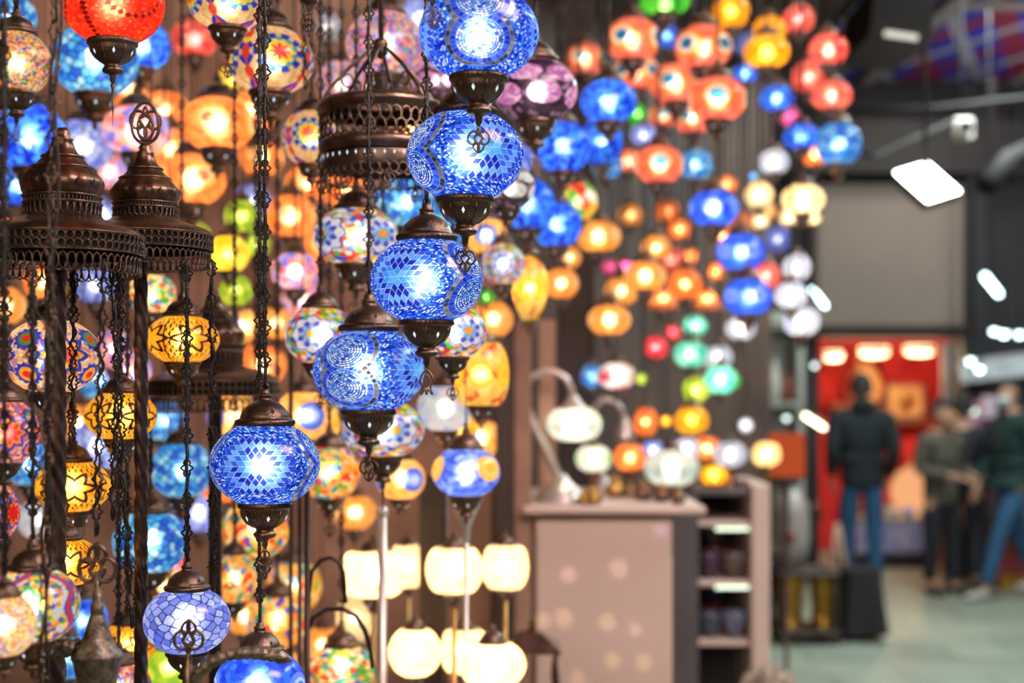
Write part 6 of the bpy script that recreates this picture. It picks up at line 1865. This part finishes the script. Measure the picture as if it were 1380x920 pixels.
def stand(h=1.75, w=.19, step=(0, 0), arm='down', look=(0, -1, 0), lean=0.0, feet=.1):
    """joints of a figure h tall; step = forward shift of the two feet"""
    k = h / 1.75
    J = dict(pelvis=(0, 0, .95 * k), waist=(0, .0, 1.08 * k), chest=(0, -.0 - lean * .5, 1.26 * k), sternum=(0, -lean, 1.42 * k), neck=(0, -lean, 1.50 * k), head=(0, -.02 - lean * 1.3, 1.625 * k), look=look)
    for q, n, st in ((1, 'l', step[0]), (-1, 'r', step[1])):
        J['hip_' + n] = (q * .09, 0, .88 * k)
        J['kn_' + n] = (q * .095, -st * .55 - .02, .48 * k)
        J['an_' + n] = (q * feet, -st, (.08 + max(0, -st) * .12) * k)
        J['sh_' + n] = (q * w, -lean, 1.40 * k)
        if arm == 'down' or (arm == 'one' and q > 0):
            J['el_' + n] = (q * (w + .06), .03 + st * .2, 1.12 * k); J['wr_' + n] = (q * (w + .05), -.03 + st * .45, .88 * k)
        elif arm == 'pocket':
            J['el_' + n] = (q * (w + .04), .07, 1.13 * k); J['wr_' + n] = (q * (w + .01), -.07, .92 * k)
        else:
            J['el_' + n] = (q * (w + .05), .02, 1.13 * k); J['wr_' + n] = (q * .10, -.24, 1.08 * k)
    return J


NAVY = solid('black_jacket', (.004, .010, .014), .85, 0, (.003, .007, .010), 10)
JEANS = solid('blue_jeans', (.012, .075, .17), .8, 0, (.008, .05, .12), 14)
OLIVE = solid('olive_jacket', (.10, .09, .066), .85, 0, (.06, .054, .044), 10)
BLACKT = solid('black_trousers', (.007, .008, .016), .8, 0, (.004, .005, .010), 10)
GREENJ = solid('dark_green_jacket', (.003, .03, .028), .85, 0, (.002, .02, .02), 10)
# man seen from behind
Y = 11.15; c = at(1161, 0, Y)
person('person in a dark jacket and blue jeans walking away, seen from behind', c.x, Y, PI, stand(1.76, .205, (.10, -.06), 'pocket'), 1.12, NAVY, JEANS, coat=.04, hood=True)
Y = 11.35; c = at(1268, 0, Y)
person('person in an olive jacket and black trousers standing at the shop jamb', c.x, Y, .5, stand(1.54, .175, (.04, -.03), 'bent', look=(-.2, -1, -.25)), 1.0, OLIVE, BLACKT, hair='short', coat=.10)
Y = 11.15; c = at(1364, 0, Y)
person('person in a dark green jacket and mask striding past at the right edge', c.x, Y, -PI / 2 + .25, stand(1.72, .19, (.30, -.28), 'down', look=(.15, -1, 0)), 1.05, GREENJ, JEANS, mask=True, shoe=solid('pale_shoes', (.4, .38, .36), .6))
Y = 11.66; c = at(1297, 0, Y)
person('slim person in black close behind the one in olive', c.x, Y, PI - .4, stand(1.60, .165, (.03, -.05), 'down'), .95, BLACKT, BLACKT)
# ------------------------------------------------------------------ other lights of the place, added fill lights, camera, exposure
def area(name, loc, rot, size, w, col):
    ld = bpy.data.lights.new(name, 'AREA'); ld.energy = w; ld.color = col; ld.shape = 'RECTANGLE'; ld.size, ld.size_y = size
    o = bpy.data.objects.new(name, ld); COL.objects.link(o); o.location = loc; o.rotation_euler = rot
    return o
area('alley_light', (3.3, 8.5, 4.2), (0, 0, 0), (.5, 2.5), 260, (.88, 1, .95))
area('alley_light_front', (2.9, 4.5, 4.2), (0, 0, 0), (.5, 2.5), 150, (.9, 1, .96))
area('alley_light_end', (3.4, 11.2, 4.1), (.25, 0, 0), (1.2, .4), 24, (1, .92, .82))
area('stall_lamps_behind', (-.6, -.9, 2.7), (math.radians(62), 0, 0), (2.4, 1.2), 55, (1, .78, .58))
area('stall_lamps_inside', (-1.3, 4.0, 3.5), (math.radians(12), 0, 0), (2.0, 1.0), 14, (1, .72, .5))
area('counter_fill', (1.0, 1.6, 2.9), (math.radians(48), 0, math.radians(12)), (1.2, .8), 90, (1, .72, .66))  # unseen area light added to brighten the counter front
area('ceiling_fill', (4.3, 9.6, 2.7), (math.radians(180 - 15), math.radians(25), 0), (.4, 2.0), 40, (.9, .92, 1))  # unseen light added to brighten the patterned ceiling panels from below
def dot(px, py, w, col):
    # pin-hole of light that a pierced lamp throws on the counter front
    tgt = at(px, py, YC); src = at(700 + (px - 800) * .3, 560, 2.9); d = tgt - src
    ld = bpy.data.lights.new('pierced_lamp_ray', 'SPOT'); ld.energy = 42; ld.color = col; ld.spot_size = w / d.length; ld.spot_blend = .7; ld.shadow_soft_size = .004
    o = bpy.data.objects.new('pierced_lamp_ray', ld); COL.objects.link(o); o.location = src; o.rotation_euler = d.to_track_quat('-Z', 'Y').to_euler()
for q in [(826, 890, .06, (1, .7, .2)), (868, 892, .06, (1, .72, .25)), (778, 914, .06, (1, .66, .3)), (760, 833, .07, (1, .72, .4)), (818, 838, .06, (1, .75, .4)), (856, 848, .05, (1, .7, .55)), (834, 766, .07, (1, .72, .6)), (766, 774, .06, (1, .7, .6)), (890, 714, .05, (.5, .4, 1)), (732, 836, .06, (1, .75, .4))]:
    dot(*q)
area('lamp_rows_glow', (.75, 5.0, 3.6), (0, 0, 0), (.8, 1.6), 10, (1, .7, .5))

cam = bpy.data.cameras.new('camera'); co = bpy.data.objects.new('camera', cam); COL.objects.link(co)
co.location = (0, 0, EYE); co.rotation_euler = (PI / 2, 0, 0)
cam.sensor_width = 36.0; cam.lens = F / 1380 * 36
cam.shift_y = (HY - 460) / 1380
cam.dof.use_dof = True; cam.dof.focus_distance = 2.0; cam.dof.aperture_fstop = 2.3
cam.clip_start = .05
SC.camera = co
vs = SC.view_settings
vs.view_transform = 'Standard'; vs.look = 'None'; vs.exposure = 0.0; vs.gamma = 1.0; vs.use_curve_mapping = False
SC.cycles.use_denoising = True
SC.cycles.max_bounces = 8; SC.cycles.diffuse_bounces = 4; SC.cycles.transparent_max_bounces = 10; SC.cycles.transmission_bounces = 6
SC.cycles.caustics_reflective = False
SC.cycles.sample_clamp_indirect = 5.0
wd = bpy.data.worlds.new('world'); SC.world = wd; wd.use_nodes = True
wd.node_tree.nodes['Background'].inputs[0].default_value = (.6, .62, .7, 1); wd.node_tree.nodes['Background'].inputs[1].default_value = .03
